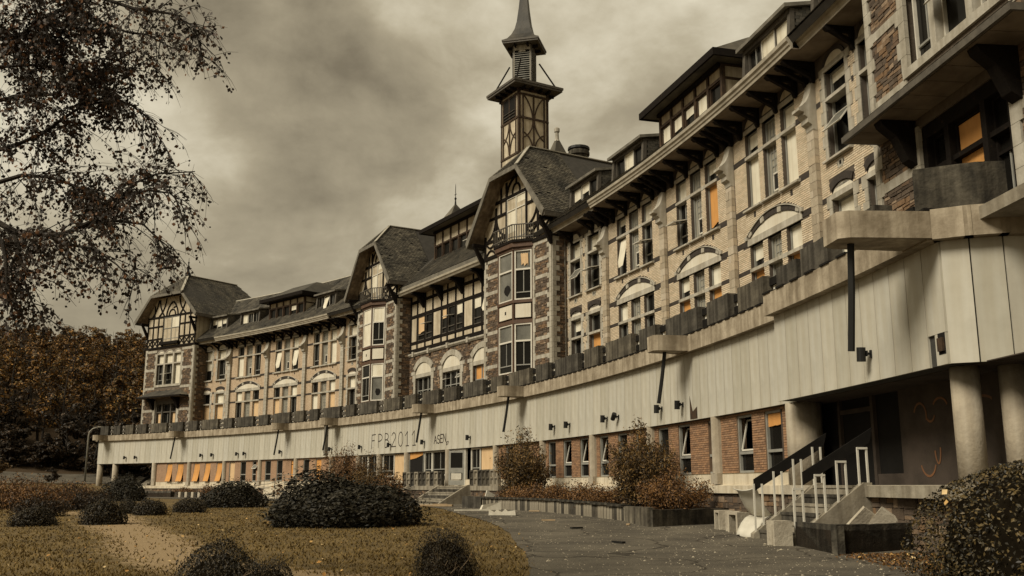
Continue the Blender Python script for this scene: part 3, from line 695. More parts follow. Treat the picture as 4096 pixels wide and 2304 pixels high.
# ------------------------------------------------------------ stone and half-timber pavilions
rub_left = [300]
def stonefield(M, u0, u1, z0, z1, v=0, single=False, parent=None, hmax=.2, wmax=.46):
    mb = MB()
    for a, b, c, d in rubble(u0, u1, z0, z1, .075, hmax, .13, wmax):
        if single and rub_left[0] > 0:
            rub_left[0] -= 1; q = MB(); stonebox(q, a, b, c, d, v); obj('rubble_stone', q, 'rubble_piece', parent or bld, M)
        else: stonebox(mb, a, b, c, d, v)
    if mb.f: obj('rubble_stones', mb, 'rubble', parent or bld, M, kind='stuff')
def toothed(M, edge, sg, z0, z1, v=.055, w0=.26, w1=.48, parent=None, h0=.30, single=True, y0=-.05):
    """quoins along a vertical edge; sg = direction the teeth run"""
    z = z0; i = 0; mb = MB()
    while z < z1-.05:
        h = min(h0*random.uniform(.9, 1.1), z1-z); w = w1 if i % 2 else w0
        mb.box(edge, edge+sg*w, y0, v, z+.005, z+h-.005); z += h; i += 1
    if single: split('corner_stone', mb, 'stone_trim', parent or bld, M)
    else: obj('corner_stones', mb, 'stone_trim', parent or bld, M, kind='stuff')
def facet(M, p, q):
    """frame on the plan segment p->q of M, x centred, y outward"""
    p, q = Vector(p), Vector(q); d = (q-p).normalized(); c = (p+q)/2; n = Vector((-d.y, d.x))
    if n.y < 0 and abs(n.y) > .05: d = -d; n = -n
    return M @ Matrix(((d.x, n.x, 0, c.x), (d.y, n.y, 0, c.y), (0, 0, 1, 0), (0, 0, 0, 1))), (q-p).length
def polyline(mb, pts, w, v0, v1):
    for a, b in zip(pts, pts[1:]):
        d = math.hypot(b[0]-a[0], b[1]-a[1]); ex = ((b[0]-a[0])/d*.03, (b[1]-a[1])/d*.03); n = (-(b[1]-a[1])/d*w/2, (b[0]-a[0])/d*w/2)
        a2 = (a[0]-ex[0], a[1]-ex[1]); b2 = (b[0]+ex[0], b[1]+ex[1])
        mb.prism([(a2[0]+n[0], a2[1]+n[1]), (b2[0]+n[0], b2[1]+n[1]), (b2[0]-n[0], b2[1]-n[1]), (a2[0]-n[0], a2[1]-n[1])], v0, v1+random.uniform(0, .006))
def curve(p, c, q, n=7): return [((1-t)**2*p[0]+2*t*(1-t)*c[0]+t*t*q[0], (1-t)**2*p[1]+2*t*(1-t)*c[1]+t*t*q[1]) for t in [i/n for i in range(n+1)]]
def jerkin(F, he, ze, ha, za, zr, yf, y0, y1, rear=False, yb=-3.5, slate_sides=(-1,), name='gable_roof', hipslate=True):
    """half-hipped roof: eaves +-he at ze, clipped apex +-ha at za, ridge zr from y0 back to y1"""
    th = .16; Rf = thing_part(name, F)
    k = (zr-za)/(ha) if ha else 1
    def shell(dz, m):
        vs = []
        ye = y1+ (2.6 if rear else 0)
        for sg in (-1, 1): vs += [(sg*he, yf, ze+dz), (sg*ha, yf, za+dz)]
        vs += [(0, y0, zr+dz), (0, y1, zr+dz), (-he, yb if not rear else y1-3.0, ze+dz), (he, yb if not rear else y1-3.0, ze+dz)]
        return vs
    a = shell(0, 0); b = shell(-th, 0); n = len(a)
    top = [(0, 1, 4, 5, 6), (2, 7, 5, 4, 3), (1, 3, 4)]+([(6, 5, 7)] if rear else [])
    mb = MB(); mb.add(a, top, .5); obj('roof_slope', mb, 'slate_base', Rf, F)
    mb = MB(); mb.add(b, [f[::-1] for f in top]+[(0, 2, 3, 1)] if False else [f[::-1] for f in top]); obj('roof_underside', mb, 'grime_plaster', Rf, F)
    sl = math.hypot(he-ha, za-ze); d = Vector((he-ha, 0, -(za-ze)))
    for sg in slate_sides:
        V = Vector((-sg*he, 0, zr-ze)); Vn = V.normalized(); L = V.length; D = yf-(y1-3.0 if rear else yb)
        la = math.hypot(he-ha, za-ze)
        def keep(x, y, la=la, L=L):                       # x runs back from the gable edge, y up the slope
            if y > la and x < (y-la)/(L-la)*(yf-y0): return False
            if rear and x > (yf-(y1-3.0))-(y/L)*3.0: return False
            return True
        slates('roof_slates', F @ Vector((sg*he, yf, ze+.01)), F.to_3x3() @ Vector((0, -1, 0)), F.to_3x3() @ Vector((-sg*he, 0, zr-ze)), D, L, keep, Rf, .19, .26)
    if hipslate:
        V = Vector((0, y0-yf, zr-za)); L = V.length
        slates('roof_slates', F @ Vector((-ha, yf, za+.01)), F.to_3x3() @ Vector((1, 0, 0)), F.to_3x3() @ V, 2*ha, L, lambda x, y: abs(x-ha) < ha*(1-y/L)+.05, Rf, .19, .26)
    mb = MB()
    for sg in (-1, 1):
        mb.bar((sg*ha, yf-.03, za+.06), (0, y0, zr+.06), .26, .05, (0, .4, 1))
    mb.bar((0, y0, zr+.05), (0, y1, zr+.05), .26, .06, (0, 0, 1))
    split('ridge', mb, 'lead', Rf, F)
    mb = MB()
    for sg in (-1, 1): mb.bar((sg*(he+.03), yf+.02, ze-.02), (sg*(ha+.0), yf+.02, za+.03), .07, .30, (0, 0, 1)) if False else mb.prism([(sg*(he+.06), ze+.06), (sg*(ha+.02), za+.07), (sg*(ha-.02), za-.26), (sg*(he-.14), ze-.30)], yf-.04, yf+.05)
    mb.box(-ha-.02, ha+.02, yf-.04, yf+.055, za-.24, za+.03)
    split('bargeboard', mb, 'zinc', Rf, F)
    mb = MB()                                             # eaves returns and purlin ends
    for sg in (-1, 1):
        mb.box(sg*(he-.16), sg*(he+.05), yb if not rear else y1-2.9, yf-.04, ze-.28, ze+.0)
    split('eaves_board', mb, 'dark_frame', Rf, F)
    return Rf
def thing_part(name, F, parent=None):
    o = bpy.data.objects.new(name, None); COL.objects.link(o); o.empty_display_size = .3
    o.parent = parent or bld; o.matrix_basis = WM[(parent or bld).name].inverted() @ F; WM[o.name] = F.copy(); return o

def gable(cu, name, z_states):
    F = frame(cu, 1.9, True)
    # stone piers either side of the canted bay, returning to the wings
    W = 4.05
    wall = obj('stone_wall', MB().box(-W, -1.95, -1.6, 0, ZT, 15.85).box(1.95, W, -1.6, 0, ZT, 15.85).box(-1.95, 1.95, -.5, -.3, ZT, 15.85), 'rubble_mortar', bld, F)
    for sg in (-1, 1):
        ue = sg*W; ui = sg*1.98
        toothed(F, ue, -sg, ZT, 15.8, parent=wall)
        toothed(F, ui, sg, ZT, 15.8, w0=.2, w1=.3, parent=wall, h0=.42)
        mb = MB(); zz = ZT; bands = []
        for z in (7.65, 8.7, 9.78, 10.85, 12.4, 13.45, 14.5, 15.55): mb.box(sg*2.26, sg*3.6, -.05, .045, z, z+.22); bands.append(z)
        split('stone_band', mb, 'stone_trim', wall, F)
        z0 = ZT
        for z in bands: stonefield(F, min(sg*2.2, sg*3.68), max(sg*2.2, sg*3.68), z0, z, parent=wall); z0 = z+.22
        # flank
        Fs = F @ Matrix(((0, sg, 0, sg*W), (-sg, 0, 0, 0), (0, 0, 1, 0), (0, 0, 0, 1))); q = 1
        lo, hi = (0, 1.2) if sg > 0 else (-1.2, 0)
        toothed(Fs, 0, 1 if sg > 0 else -1, ZT, 15.8, w0=.48, w1=.26, parent=wall, single=False)
        stonefield(Fs, lo+(.3 if sg > 0 else 0), hi-(0 if sg > 0 else .3), ZT, 15.8, parent=wall)
    # canted bay window
    a, y = .90, .75; P = [(1.95, 0), (a, y), (-a, y), (-1.95, 0)]
    bay = obj('bay_window', MB().plan([(1.9, -.25), (a-.03, y-.1), (-a+.03, y-.1), (-1.9, -.25)], ZT, 8.0).plan([(1.9, -.25), (a-.03, y-.12), (-a+.03, y-.12), (-1.9, -.25)], 11.1, 12.2), 'brown_paint', bld, F)
    mb = MB()
    for z0, z1, e in ((10.95, 11.18, .06), (12.2, 12.38, .08), (15.45, 15.62, .08), (15.62, 15.9, .2), (7.85, 8.0, .08)):
        mb.plan([(1.95+e, -.3), (1.95+e, 0), (a+e*.7, y+e), (-a-e*.7, y+e), (-1.95-e, 0), (-1.95-e, -.3)], z0, z1)
    split('bay_cornice', mb, 'brown_paint', bay, F)
    obj('bay_interior', MB().plan([(1.8, -.3), (a-.1, y-.35), (-a+.1, y-.35), (-1.8, -.3)], 8.0, 15.4), 'void', bay, F)
    mb = MB()
    for x, yy in P: mb.box(x-.07, x+.07, yy-.09, yy+.04, 8.0, 15.45)
    split('bay_post', mb, 'brown_paint', bay, F)
    for i, (p, q) in enumerate(zip(P, P[1:])):
        Mf, L = facet(F, p, q); w = L-.16
        mb = MB(); mb.box(-w/2+.06, w/2-.06, -.05, .03, 11.3, 12.12).box(-w/2+.06, w/2-.06, -.05, .03, 7.05, 7.75); split('bay_panel', mb, 'white_panel', bay, Mf)
        if i == 1: obj('vent', MB().box(-.08, .08, .02, .036, 11.6, 11.8), 'void', bay, Mf)
        st = z_states[i]
        window(bay, Mf, 0, 8.0, 10.95, w, [9.9], st[:2], -.0, 'white_frame', fr=.085)
        window(bay, Mf, 0, 12.38, 15.45, w, [14.25], st[2:], -.0, 'white_frame', fr=.085)
    # half-timbered gable
    pts = [(-W, 15.88), (W, 15.88), (W, 17.8), (1.5, 20.55), (-1.5, 20.55), (-W, 17.8)]
    tg = obj('timber_gable', MB().prism(pts, -.35, -.02), 'plaster', bld, F)
    mb = MB(); t = lambda p, w=.16: polyline(mb, p, w, -.05, .05)
    mb.box(-W-.1, W+.1, -.4, .12, 15.78, 16.0)
    t([(-W, 16.98), (-1.2, 16.98)]); t([(1.2, 16.98), (W, 16.98)]); t([(-3.4, 18.45), (-1.2, 18.45)]); t([(1.2, 18.45), (3.4, 18.45)]); t([(-2.6, 19.38), (2.6, 19.38)], .2)
    for x in (-W+.08, -2.55, -1.22, 1.22, 2.55, W-.08): t([(x, 16.0), (x, min(20.4, 22.35-abs(x)*1.16-.35))], .18)
    for sg in (-1, 1):
        t(curve((sg*1.2, 19.4), (sg*1.15, 20.3), (0, 20.62)), .15); t(curve((sg*.45, 19.45), (sg*.5, 20.0), (0, 20.1)), .12)
        t(curve((sg*1.3, 17.0), (sg*2.45, 17.3), (sg*2.5, 18.4)), .13); t(curve((sg*3.85, 17.0), (sg*2.65, 17.3), (sg*2.6, 18.4)), .13)
        t([(sg*1.9, 18.5), (sg*1.9, 20.2)], .13); t([(sg*.0, 20.1), (sg*.0, 20.5)], .1) if sg > 0 else None
        for cx in (1.85, 3.25):
            t(curve((sg*(cx-.6), 16.05), (sg*cx, 16.75), (sg*(cx+.6), 16.05)), .1); t(curve((sg*(cx-.6), 16.92), (sg*cx, 16.25), (sg*(cx+.6), 16.92)), .1)
    split('timber_beam', mb, 'timber', tg, F)
    window(tg, F, -.58, 16.05, 19.28, 1.12, [18.45], ('d', 'b.6'), .0, 'white_frame'); window(tg, F, .58, 16.05, 19.28, 1.12, [18.45], ('b.6', 'd'), .0, 'white_frame')
    # balcony over the bay
    Q = [(2.15, .1), (1.15, 1.0), (-1.15, 1.0), (-2.15, .1)]
    bal = obj('balcony', MB().plan(Q, 15.90, 16.06), 'timber', bld, F)
    mb = MB()
    for (p, q) in zip(Q, Q[1:]):
        p3 = lambda p, z: (p[0], p[1], z)
        mb.bar(p3(p, 16.98), p3(q, 16.98), .07, .06, (0, 0, 1)); mb.bar(p3(p, 16.2), p3(q, 16.2), .05, .05, (0, 0, 1))
        n = 9
        for i in range(n+1):
            x = p[0]+(q[0]-p[0])*i/n; yv = p[1]+(q[1]-p[1])*i/n; mb.box(x-.022, x+.022, yv-.022, yv+.022, 16.06, 16.96)
    split('baluster', mb, 'dark_frame', bal, F)
    rf = jerkin(F, 4.78, 17.0, 1.62, 20.66, 22.62, 1.02, -.9, -9, yb=-3.2, slate_sides=(-1,))
    mb = MB()
    for sg in (-1, 1): mb.side([(0, 15.3), (.12, 15.3), (.9, 16.75), (.75, 16.85), (0, 15.75)], sg*W-.09, sg*W+.09).box(sg*W-.1, sg*W+.1, -.02, .92, 16.74, 16.92)
    split('roof_bracket', mb, 'timber', rf, F)
    return F
FA = gable(-10.25, 'gable', [('d', 'b', 'd', 'b'), ('d', 'x', 'y', 'x'), ('d', 'x', 'd', 'r')])
FB = gable(12.1, 'gable', [('d', 'b', 'd', 'b'), ('d', 'd', 'b', 'b'), ('y', 'b', 'd', 'b')])

# ---- middle block between the gables
F = frame(.85, .7, True); HW = 7.15
holes = [(c-1.37, c+1.37, 6.7, 9.73) for c in (-4.65, 0, 4.65)]
mb = MB(); cutwall(mb, -HW, HW, ZT, 11.3, holes, -.5, 0)
wall = obj('stone_wall', mb, 'rubble_mortar', bld, F)
mb = MB()
for a, b, c, d in rubble(-HW, HW, ZT, 11.2, .1, .2, .14, .46):
    m = (a+b)/2; zc = (c+d)/2
    if any(abs(m-k) < 1.72+(b-a)/2*.7 and zc < 10.2 for k in (-4.65, 0, 4.65)): continue
    if any(abs(m-k) < archhalf(zc, 10.0, 1.95, 1.0)+.1 and zc >= 10.0 for k in (-4.65, 0, 4.65)): continue
    stonebox(mb, a, b, c, d, 0)
obj('rubble_stones', mb, 'rubble', wall, F, kind='stuff')
for k in (-4.65, 0, 4.65):
    mb = MB()
    for sg in (-1, 1): mb.box(k+sg*1.37, k+sg*1.8, -.3, .05, ZT, 8.3).box(k+sg*1.37, k+sg*1.72, -.3, .05, 8.31, 9.2).box(k+sg*1.37, k+sg*1.85, -.3, .055, 9.21, 9.72).box(k+sg*1.37, k+sg*2.1, -.3, .07, 9.73, 9.98)
    split('jamb_stone', mb, 'stone_trim', wall, F)
    mb = MB(); archring(mb, k, 9.98, 1.40, .60, .40, -.1, .09, 9); split('voussoir', mb, 'stone_trim', wall, F)
    mb = MB(); arch(mb, k, 9.74, 1.40, .83, -.2, .012); split('arch_panel', mb, 'white_panel', wall, F)
    obj('lintel', MB().box(k-1.37, k+1.37, -.3, .03, 9.46, 9.74), 'stone_trim', wall, F)
    st = {-4.65: ('o.6', 'd', 'd'), 0: ('w', 'd', 's'), 4.65: ('d', 'd', 'd')}[k]
    for i, x in enumerate((-.9, 0, .9)): window(wall, F, k+x, 6.7, 9.46, .9, [8.5], (('d' if i != 1 else 'w'), st[i]) if k != -4.65 else ('d', 'o'), -.2, 'grey_frame')
mb = MB(); mb.side([(0, 11.18), (.1, 11.18), (.2, 11.3), (.2, 11.4), (0, 11.46)], -HW, HW)
for x in (-5.9, -2.75, .35, 3.5, 6.2): mb.box(x-.14, x+.14, 0, .26, 11.12, 11.5)
split('string_course', mb, 'stone_trim', wall, F)
tw = obj('timber_wall', MB().box(-HW, HW, -.5, -.12, 11.46, 15.9), 'void', bld, F)
posts = [-7.05, -5.9, -4.5, -3.2, -1.75, -.55, .75, 1.75, 3.2, 4.5, 5.9, 7.05]
mb = MB(); mb.box(-HW, HW, -.2, .06, 11.47, 11.72)
for x in posts: mb.box(x-.09, x+.09, -.15, .04, 11.72, 15.9)
for z in (12.2, 14.25, 15.4): mb.box(-HW, HW, -.15, .05, z-.09, z+.09)
split('timber_beam', mb, 'timber', tw, F)
mb = MB()
for i, (a, b) in enumerate(zip(posts, posts[1:])):
    for z0, z1 in ((11.76, 12.08), (14.4, 15.26), (15.5, 15.9)): mb.box(a+.13, b-.13, -.13, .0, z0, z1)
    if i in (0, 3, 7, 10): mb.box(a+.13, b-.13, -.13, .0, 12.34, 14.12)
split('plaster_panel', mb, 'plaster', tw, F)
for i, st in {1: ('h',), 2: ('b.5',), 4: ('b.5',), 5: ('s',), 6: ('t.5',), 8: ('s',), 9: ('t.9',)}.items():
    a, b = posts[i], posts[i+1]; window(tw, F, (a+b)/2, 12.3, 14.16, b-a-.2, [12.72], ('d', st[0]), -.02, 'dark_frame')
mb = MB()
for x in (-4.8, -1.6, 1.6, 4.75): mb.side([(0.05, 15.9), (1.05, 15.9), (1.1, 15.7), (.75, 15.62), (.55, 15.5), (.32, 15.1), (.14, 14.85), (.05, 14.75)], x-.14, x+.14)
split('roof_bracket', mb, 'timber', bld, F)
obj('soffit', MB().box(-HW, HW, 0, 1.1, 15.88, 15.92), 'soffit', bld, F)
obj('gutter', MB().side([(1.02, 15.86), (1.12, 15.84), (1.18, 15.95), (1.26, 16.02), (1.28, 16.16), (1.02, 16.16)], -7.0, 6.95), 'gutter', bld, F)
obj('gutter_fascia', MB().box(-6.8, 6.8, .7, 1.12, 16.16, 16.5), 'zinc', bld, F)
rf = obj('main_roof', MB().side([(1.1, 16.5), (-5.2, 22.3), (-11, 16.5), (-11, 16.3), (1.0, 16.3)], -8, 8), 'slate_base', bld, F)
slates('roof_slates', F @ Vector((-7, 1.12, 16.52)), F.to_3x3() @ Vector((1, 0, 0)), F.to_3x3() @ Vector((0, -6.3, 5.8)), 14, 4.2, lambda a, b: True, rf, .19, .26)
bigdormer(F @ T(0, -1.5, 0), 6.1, 18.5, 20.0, 21.1, .95, 9, 22.6, ['d', 'd', 'b.35', 'd', 's', 'd', 'd', 'd', 'd'], -6, 'large_dormer')
mb = MB(); mb.add([(-1, -1, 22.6), (1, -1, 22.6), (1, 1, 22.6), (-1, 1, 22.6), (0, 0, 24.2)], [(0, 1, 4), (1, 2, 4), (2, 3, 4), (3, 0, 4)])
sp = obj('roof_turret', mb, 'slate', bld, F @ T(8.0, -4.2, .25))
obj('finial', MB().lathe([(.09, 24.1), (.05, 24.5), (.11, 24.6), (.03, 24.75), (.03, 25.6), (.01, 25.9)], 8).box(-.18, .18, -.02, .02, 24.95, 24.99), 'black_metal', sp, F @ T(8.0, -4.2, .25))
# turret and chimney behind the nearer gable
M2 = frame(-5.9, -4, True)
mb = MB(); mb.add([(-1.25, -1.25, 22.2), (1.25, -1.25, 22.2), (1.25, 1.25, 22.2), (-1.25, 1.25, 22.2), (.12, .12, 25.4), (-.12, .12, 25.4), (-.12, -.12, 25.4), (.12, -.12, 25.4)], [(0, 1, 7, 6), (1, 2, 4, 7), (2, 3, 5, 4), (3, 0, 6, 5)])
tu = obj('roof_turret', mb, 'slate', bld, M2)
obj('finial', MB().lathe([(.2, 25.3), (.15, 25.45), (.13, 25.95), (.2, 26.0), (.2, 26.25), (.08, 26.35)], 8), 'lead', tu, M2)
M2 = frame(-8.3, -4.2, True)
ch = obj('chimney', MB().lathe([(.62, 21.2), (.62, 23.5), (.74, 23.55), (.74, 23.75), (.66, 23.9)], 14), 'mossy_concrete', bld, M2)
obj('chimney_cap', MB().lathe([(.67, 23.9), (.76, 23.95), (.74, 24.12), (.45, 24.2)], 14), 'black_metal', ch, M2)

# ---- louvred spire on the ridge
M = frame(.85, -5.4, True); a = 1.38
sp = obj('spire', MB().box(-a+.05, a-.05, -a+.05, a-.05, 22, 31.4), 'plaster', bld, M)
mb = MB()
for x in (-1, 1):
    for y in (-1, 1): mb.box(x*a-.12*x-.1, x*a-.12*x+.1, y*a-.12*y-.1, y*a-.12*y+.1, 22, 31.4)
for k in range(4):
    Mk = Matrix.Rotation(k*math.pi/2, 4, 'Z')
for k in range(4):
    Mk = M @ Matrix.Rotation(k*math.pi/2, 4, 'Z'); fb = MB()
    for z in (26.2, 29.05, 30.95, 31.3): fb.box(-a+.05, a-.05, a-.06, a+.02, z-.08, z+.08)
    for x in (-.95, 0, .95): fb.box(x-.06, x+.06, a-.06, a+.015, 26.2, 30.95)
    for sg in (-1, 1):
        polyline(fb, curve((sg*.06, 26.4), (sg*.15, 27.6), (sg*.95, 27.9)), .09, a-.06, a+.006); polyline(fb, curve((sg*.06, 28.9), (sg*.12, 27.9), (sg*.95, 27.4)), .09, a-.06, a+.006)
        if k: polyline(fb, curve((sg*.08, 29.1), (sg*.2, 30.2), (sg*.9, 30.9)), .09, a-.06, a+.006)
    split('timber_beam', fb, 'worn_timber', sp, Mk)
    if k == 0:
        obj('louvre_opening', MB().box(-.86, .86, a-.08, a+.004, 29.15, 30.85), 'void', sp, Mk); lv = MB()
        for z in (29.3, 29.55, 29.8): lv.side([(a-.02, z), (a+.06, z-.1), (a+.08, z-.08), (a-.02, z+.03)], -.84, .84)
        split('louvre', lv, 'dark_frame', sp, Mk)
    if k == 3:
        pass
split('corner_post', mb, 'worn_timber', sp, M)
mb = MB(); e = 2.15
mb.box(-e, e, -e, e, 31.42, 31.58).box(-e-.06, e+.06, -e-.06, e+.06, 31.58, 31.76)
split('spire_eaves', mb, 'dark_frame', sp, M)
mb = MB()
for k in range(4):
    for x in (-1.1, -.4, .4, 1.1):
        c, s_ = [(1, 0), (0, 1), (-1, 0), (0, -1)][k]; X0, Y0 = c*1.7-s_*x, s_*1.7+c*x; mb.box(X0-.3 if c else X0-.06, X0+.3 if c else X0+.06, Y0-.06 if c else Y0-.3, Y0+.06 if c else Y0+.3, 31.22, 31.42)
split('eave_bracket', mb, 'timber', sp, M)
obj('spire_skirt', MB().add([(-e, -e, 31.76), (e, -e, 31.76), (e, e, 31.76), (-e, e, 31.76), (-.9, -.9, 32.35), (.9, -.9, 32.35), (.9, .9, 32.35), (-.9, .9, 32.35)], [(0, 1, 5, 4), (1, 2, 6, 5), (2, 3, 7, 6), (3, 0, 4, 7), (4, 5, 6, 7)]), 'zinc', sp, M)
M45 = M @ Matrix.Rotation(R(45), 4, 'Z'); b = .78
bf = obj('belfry', MB().box(-b+.06, b-.06, -b+.06, b-.06, 32.0, 35.4), 'void', sp, M45)
for k in range(4):
    Mk = M45 @ Matrix.Rotation(k*math.pi/2, 4, 'Z'); fb = MB()
    fb.box(-b, -b+.16, b-.1, b, 32, 35.4).box(b-.16, b, b-.1, b, 32, 35.4).box(-b+.16, b-.16, b-.1, b-.005, 35.0, 35.4)
    arch(fb, 0, 34.85, .3, .2, b-.1, b+.012)
    split('belfry_frame', fb, 'stone_trim' if k == 0 else 'dark_frame', sp, Mk); lv = MB()
    for i in range(13): z = 32.55+i*.18; lv.side([(b-.12, z+.10), (b+.01, z), (b+.02, z+.03), (b-.1, z+.13)], -b+.16, b-.16)
    split('louvre', lv, 'grey_frame', sp, Mk)
mb = MB()
for x in (-1, 1):
    for y in (-1, 1): mb.bar((x*1.75, y*1.75, 31.9), (x*.85, y*.85, 34.0), .09)
split('brace', mb, 'timber', sp, M)
e = 1.42; z0 = 35.4
obj('belfry_eaves', MB().box(-e, e, -e, e, z0, z0+.14).box(-e-.05, e+.05, -e-.05, e+.05, z0+.14, z0+.3), 'dark_frame', sp, M45)
mb = MB()
for x in (-.5, .5):
    for k in range(4): c, s_ = [(1, 0), (0, 1), (-1, 0), (0, -1)][k]; X0, Y0 = c*1.0-s_*x, s_*1.0+c*x; mb.box(X0-.22 if c else X0-.05, X0+.22 if c else X0+.05, Y0-.05 if c else Y0-.22, Y0+.05 if c else Y0+.22, z0-.2, z0)
split('eave_bracket', mb, 'timber', sp, M45)
prof = [(1.44, z0+.3), (1.12, z0+.55), (.86, z0+.95), (.64, z0+1.5), (.50, z0+2.2), (.37, z0+3.4), (.25, z0+4.9), (.14, z0+6.6), (.03, z0+8.2)]
mb = MB(); mb.lathe([(r*1.414, z) for r, z in prof], 4, rot=math.pi/4); obj('spire_cap', mb, 'slate', sp, M45)

# ---- end towers
def tower(cu, near):
    F = frame(cu, 1.55); W = 4.2
    wall = obj('stone_wall', MB().box(-W, -2.15, -9, 0, ZT, 15.9).box(2.15, W, -9, 0, ZT, 15.9).box(-2.15, 2.15, -9, 0, 15.3, 15.9).box(-2.15, 2.15, -9, 0, 10.25, 11.9).box(-2.15, 2.15, -9, -.6, ZT, 15.3), 'rubble_mortar', bld, F)
    for sg in (-1, 1):
        toothed(F, sg*W, -sg, ZT, 15.85, parent=wall, h0=.36, w0=.24, w1=.42)
        toothed(F, sg*2.06, sg, 11.9, 15.3, w0=.3, w1=.46, parent=wall, h0=.45, v=.06); toothed(F, sg*1.85, sg, ZT, 10.3, w0=.3, w1=.42, parent=wall, h0=.45, v=.06)
        mb = MB(); bands = [9.12, 11.48, 13.45, 15.45]
        for z in bands: mb.box(sg*2.2, sg*3.9, -.05, .05, z, z+.26)
        split('stone_band', mb, 'stone_trim', wall, F); z0 = ZT
        for z in bands:
            x0 = 2.44 if z0 > 11 else 2.2
            stonefield(F, min(sg*x0, sg*3.86), max(sg*x0, sg*3.86), z0, z, single=near and sg > 0 and z0 > 9, parent=wall, hmax=.15, wmax=.42); z0 = z+.26
        Fs = F @ Matrix(((0, sg, 0, sg*W), (-sg, 0, 0, 0), (0, 0, 1, 0), (0, 0, 0, 1))); lo, hi = (0, 1.5) if sg > 0 else (-1.5, 0)
        toothed(Fs, 0, 1 if sg > 0 else -1, ZT, 15.8, w0=.48, w1=.26, parent=wall, single=False)
        stonefield(Fs, lo+(.3 if sg > 0 else 0), hi-(0 if sg > 0 else .3), ZT, 15.8, parent=wall)
    stonefield(F, -2.1, 2.1, 10.9, 11.4, parent=wall)
    # triple window with stone mullions
    mb = MB(); mb.box(-2.3, 2.3, -.3, .08, 11.72, 11.95).box(-2.1, 2.1, -.3, .04, 15.2, 15.36).box(-2.05, 2.05, -.3, .03, 14.1, 14.24)
    for x in (-.78, .78): mb.box(x-.13, x+.13, -.3, .05, 11.95, 15.2)
    for x, w in ((-1.45, 1.2), (0, 1.3), (1.45, 1.2)): hood(mb, x, 15.3, w/2-.05, .25, .1, -.1, .06, 8)
    split('stone_mullion', mb, 'stone_trim', wall, F)
    mb = MB()
    for x, w in ((-1.45, 1.15), (0, 1.3), (1.45, 1.15)): arch(mb, x, 15.34, w/2-.05, .22, -.1, .02)
    split('arch_panel', mb, 'white_panel', wall, F)
    sts = (('w', 'b'), ('w', 'b'), ('d', 'b')) if near else (('b', 'b'), ('s', 'b'), ('d', 'b'))
    for (x, w), st in zip(((-1.45, 1.08), (0, 1.3), (1.45, 1.08)), sts): window(wall, F, x, 11.95, 15.2, w, [14.17], st, -.2, 'white_frame' if near else 'grey_frame')
    # slate canopy over the terrace door
    cy = 1.05; cw = 3.75; z = 10.52
    can = obj('canopy', MB().box(-cw, cw, .02, cy, z, z+.04), 'soffit', bld, F)
    mb = MB(); n = 9
    for i in range(n): x = -cw+2*cw*i/n; mb.box(x+.012, x+2*cw/n-.012, .02, cy-.02, z-.022, z)
    split('soffit_panel', mb, 'soffit', can, F)
    obj('canopy_roof', MB().add([(-cw-.05, cy+.05, z+.14), (cw+.05, cy+.05, z+.14), (cw+.05, .0, z+.14), (-cw-.05, 0, z+.14), (-cw+1.5, .0, z+.85), (cw-1.5, .0, z+.85)], [(0, 1, 5, 4), (1, 2, 5), (3, 0, 4)]), 'slate', can, F)
    if near: slates('roof_slates', F @ Vector((-cw, cy+.05, z+.14)), F.to_3x3() @ Vector((1, 0, 0)), F.to_3x3() @ Vector((0, -cy, .71)), 2*cw, 1.25, lambda a, b: a > b*1.2 and a < 2*cw-b*1.2, can, .14, .22)
    obj('canopy_fascia', MB().box(-cw-.06, cw+.06, cy, cy+.09, z-.02, z+.14).box(-cw-.06, -cw+.02, .03, cy, z-.02, z+.14).box(cw-.02, cw+.06, .03, cy, z-.02, z+.14), 'timber' if not near else 'dark_frame', can, F)
    mb = MB()
    for x in (-2.15, 2.15): mb.side([(0.05, z-.03), (cy-.1, z-.03), (cy-.15, z-.16), (.55, z-.45), (.28, z-1.05), (.05, z-1.2)], x-.18, x+.18)
    split('canopy_bracket', mb, 'timber', can, F)
    # door group
    mb = MB().box(-1.8, 1.8, -.35, -.05, 9.9, 10.25).box(-1.8, 1.8, -.3, -.1, 9.0, 9.12)
    for x in (-1.75, -.75, .75, 1.75): mb.box(x-.1, x+.1, -.3, -.04, ZT, 9.9)
    split('door_frame', mb, 'timber' if near else 'dark_frame', wall, F)
    if near: ds = (('d', 'd'), ('d', 'o'), ('d', 'd'))
    else: ds = (('t', 'd'), ('d', 'd'), ('t', 'd'))
    for x, st in zip((-1.25, 0, 1.25), ds): window(wall, F, x, ZT+.2, 9.9, .8 if x else 1.3, [9.06 if not near else 8.6], st, -.25, 'timber' if near else 'dark_frame', fr=.06)
    # half-timbered storey
    pts = [(-W, 15.92), (W, 15.92), (W, 19.6), (2.6, 21.4), (-2.6, 21.4), (-W, 19.6)]
    tg = obj('timber_gable', MB().prism(pts, -.6, -.02).box(-W, -W+.2, -8, -.6, 15.92, 19.4).box(W-.2, W, -8, -.6, 15.92, 19.4), 'plaster', bld, F)
    mb = MB(); t = lambda p, w=.15: polyline(mb, p, w, -.05, .05)
    mb.box(-W-.1, W+.1, -.4, .12, 15.86, 16.06); t([(-W, 16.95), (-1.4, 16.95)]); t([(1.4, 16.95), (W, 16.95)]); t([(-W, 18.3), (-1.4, 18.3)]); t([(1.4, 18.3), (W, 18.3)]); t([(-W, 19.3), (W, 19.3)], .2)
    for x in (-W+.08, -3.2, -2.3, -1.42, 1.42, 2.3, 3.2, W-.08): t([(x, 16.06), (x, 19.3)])
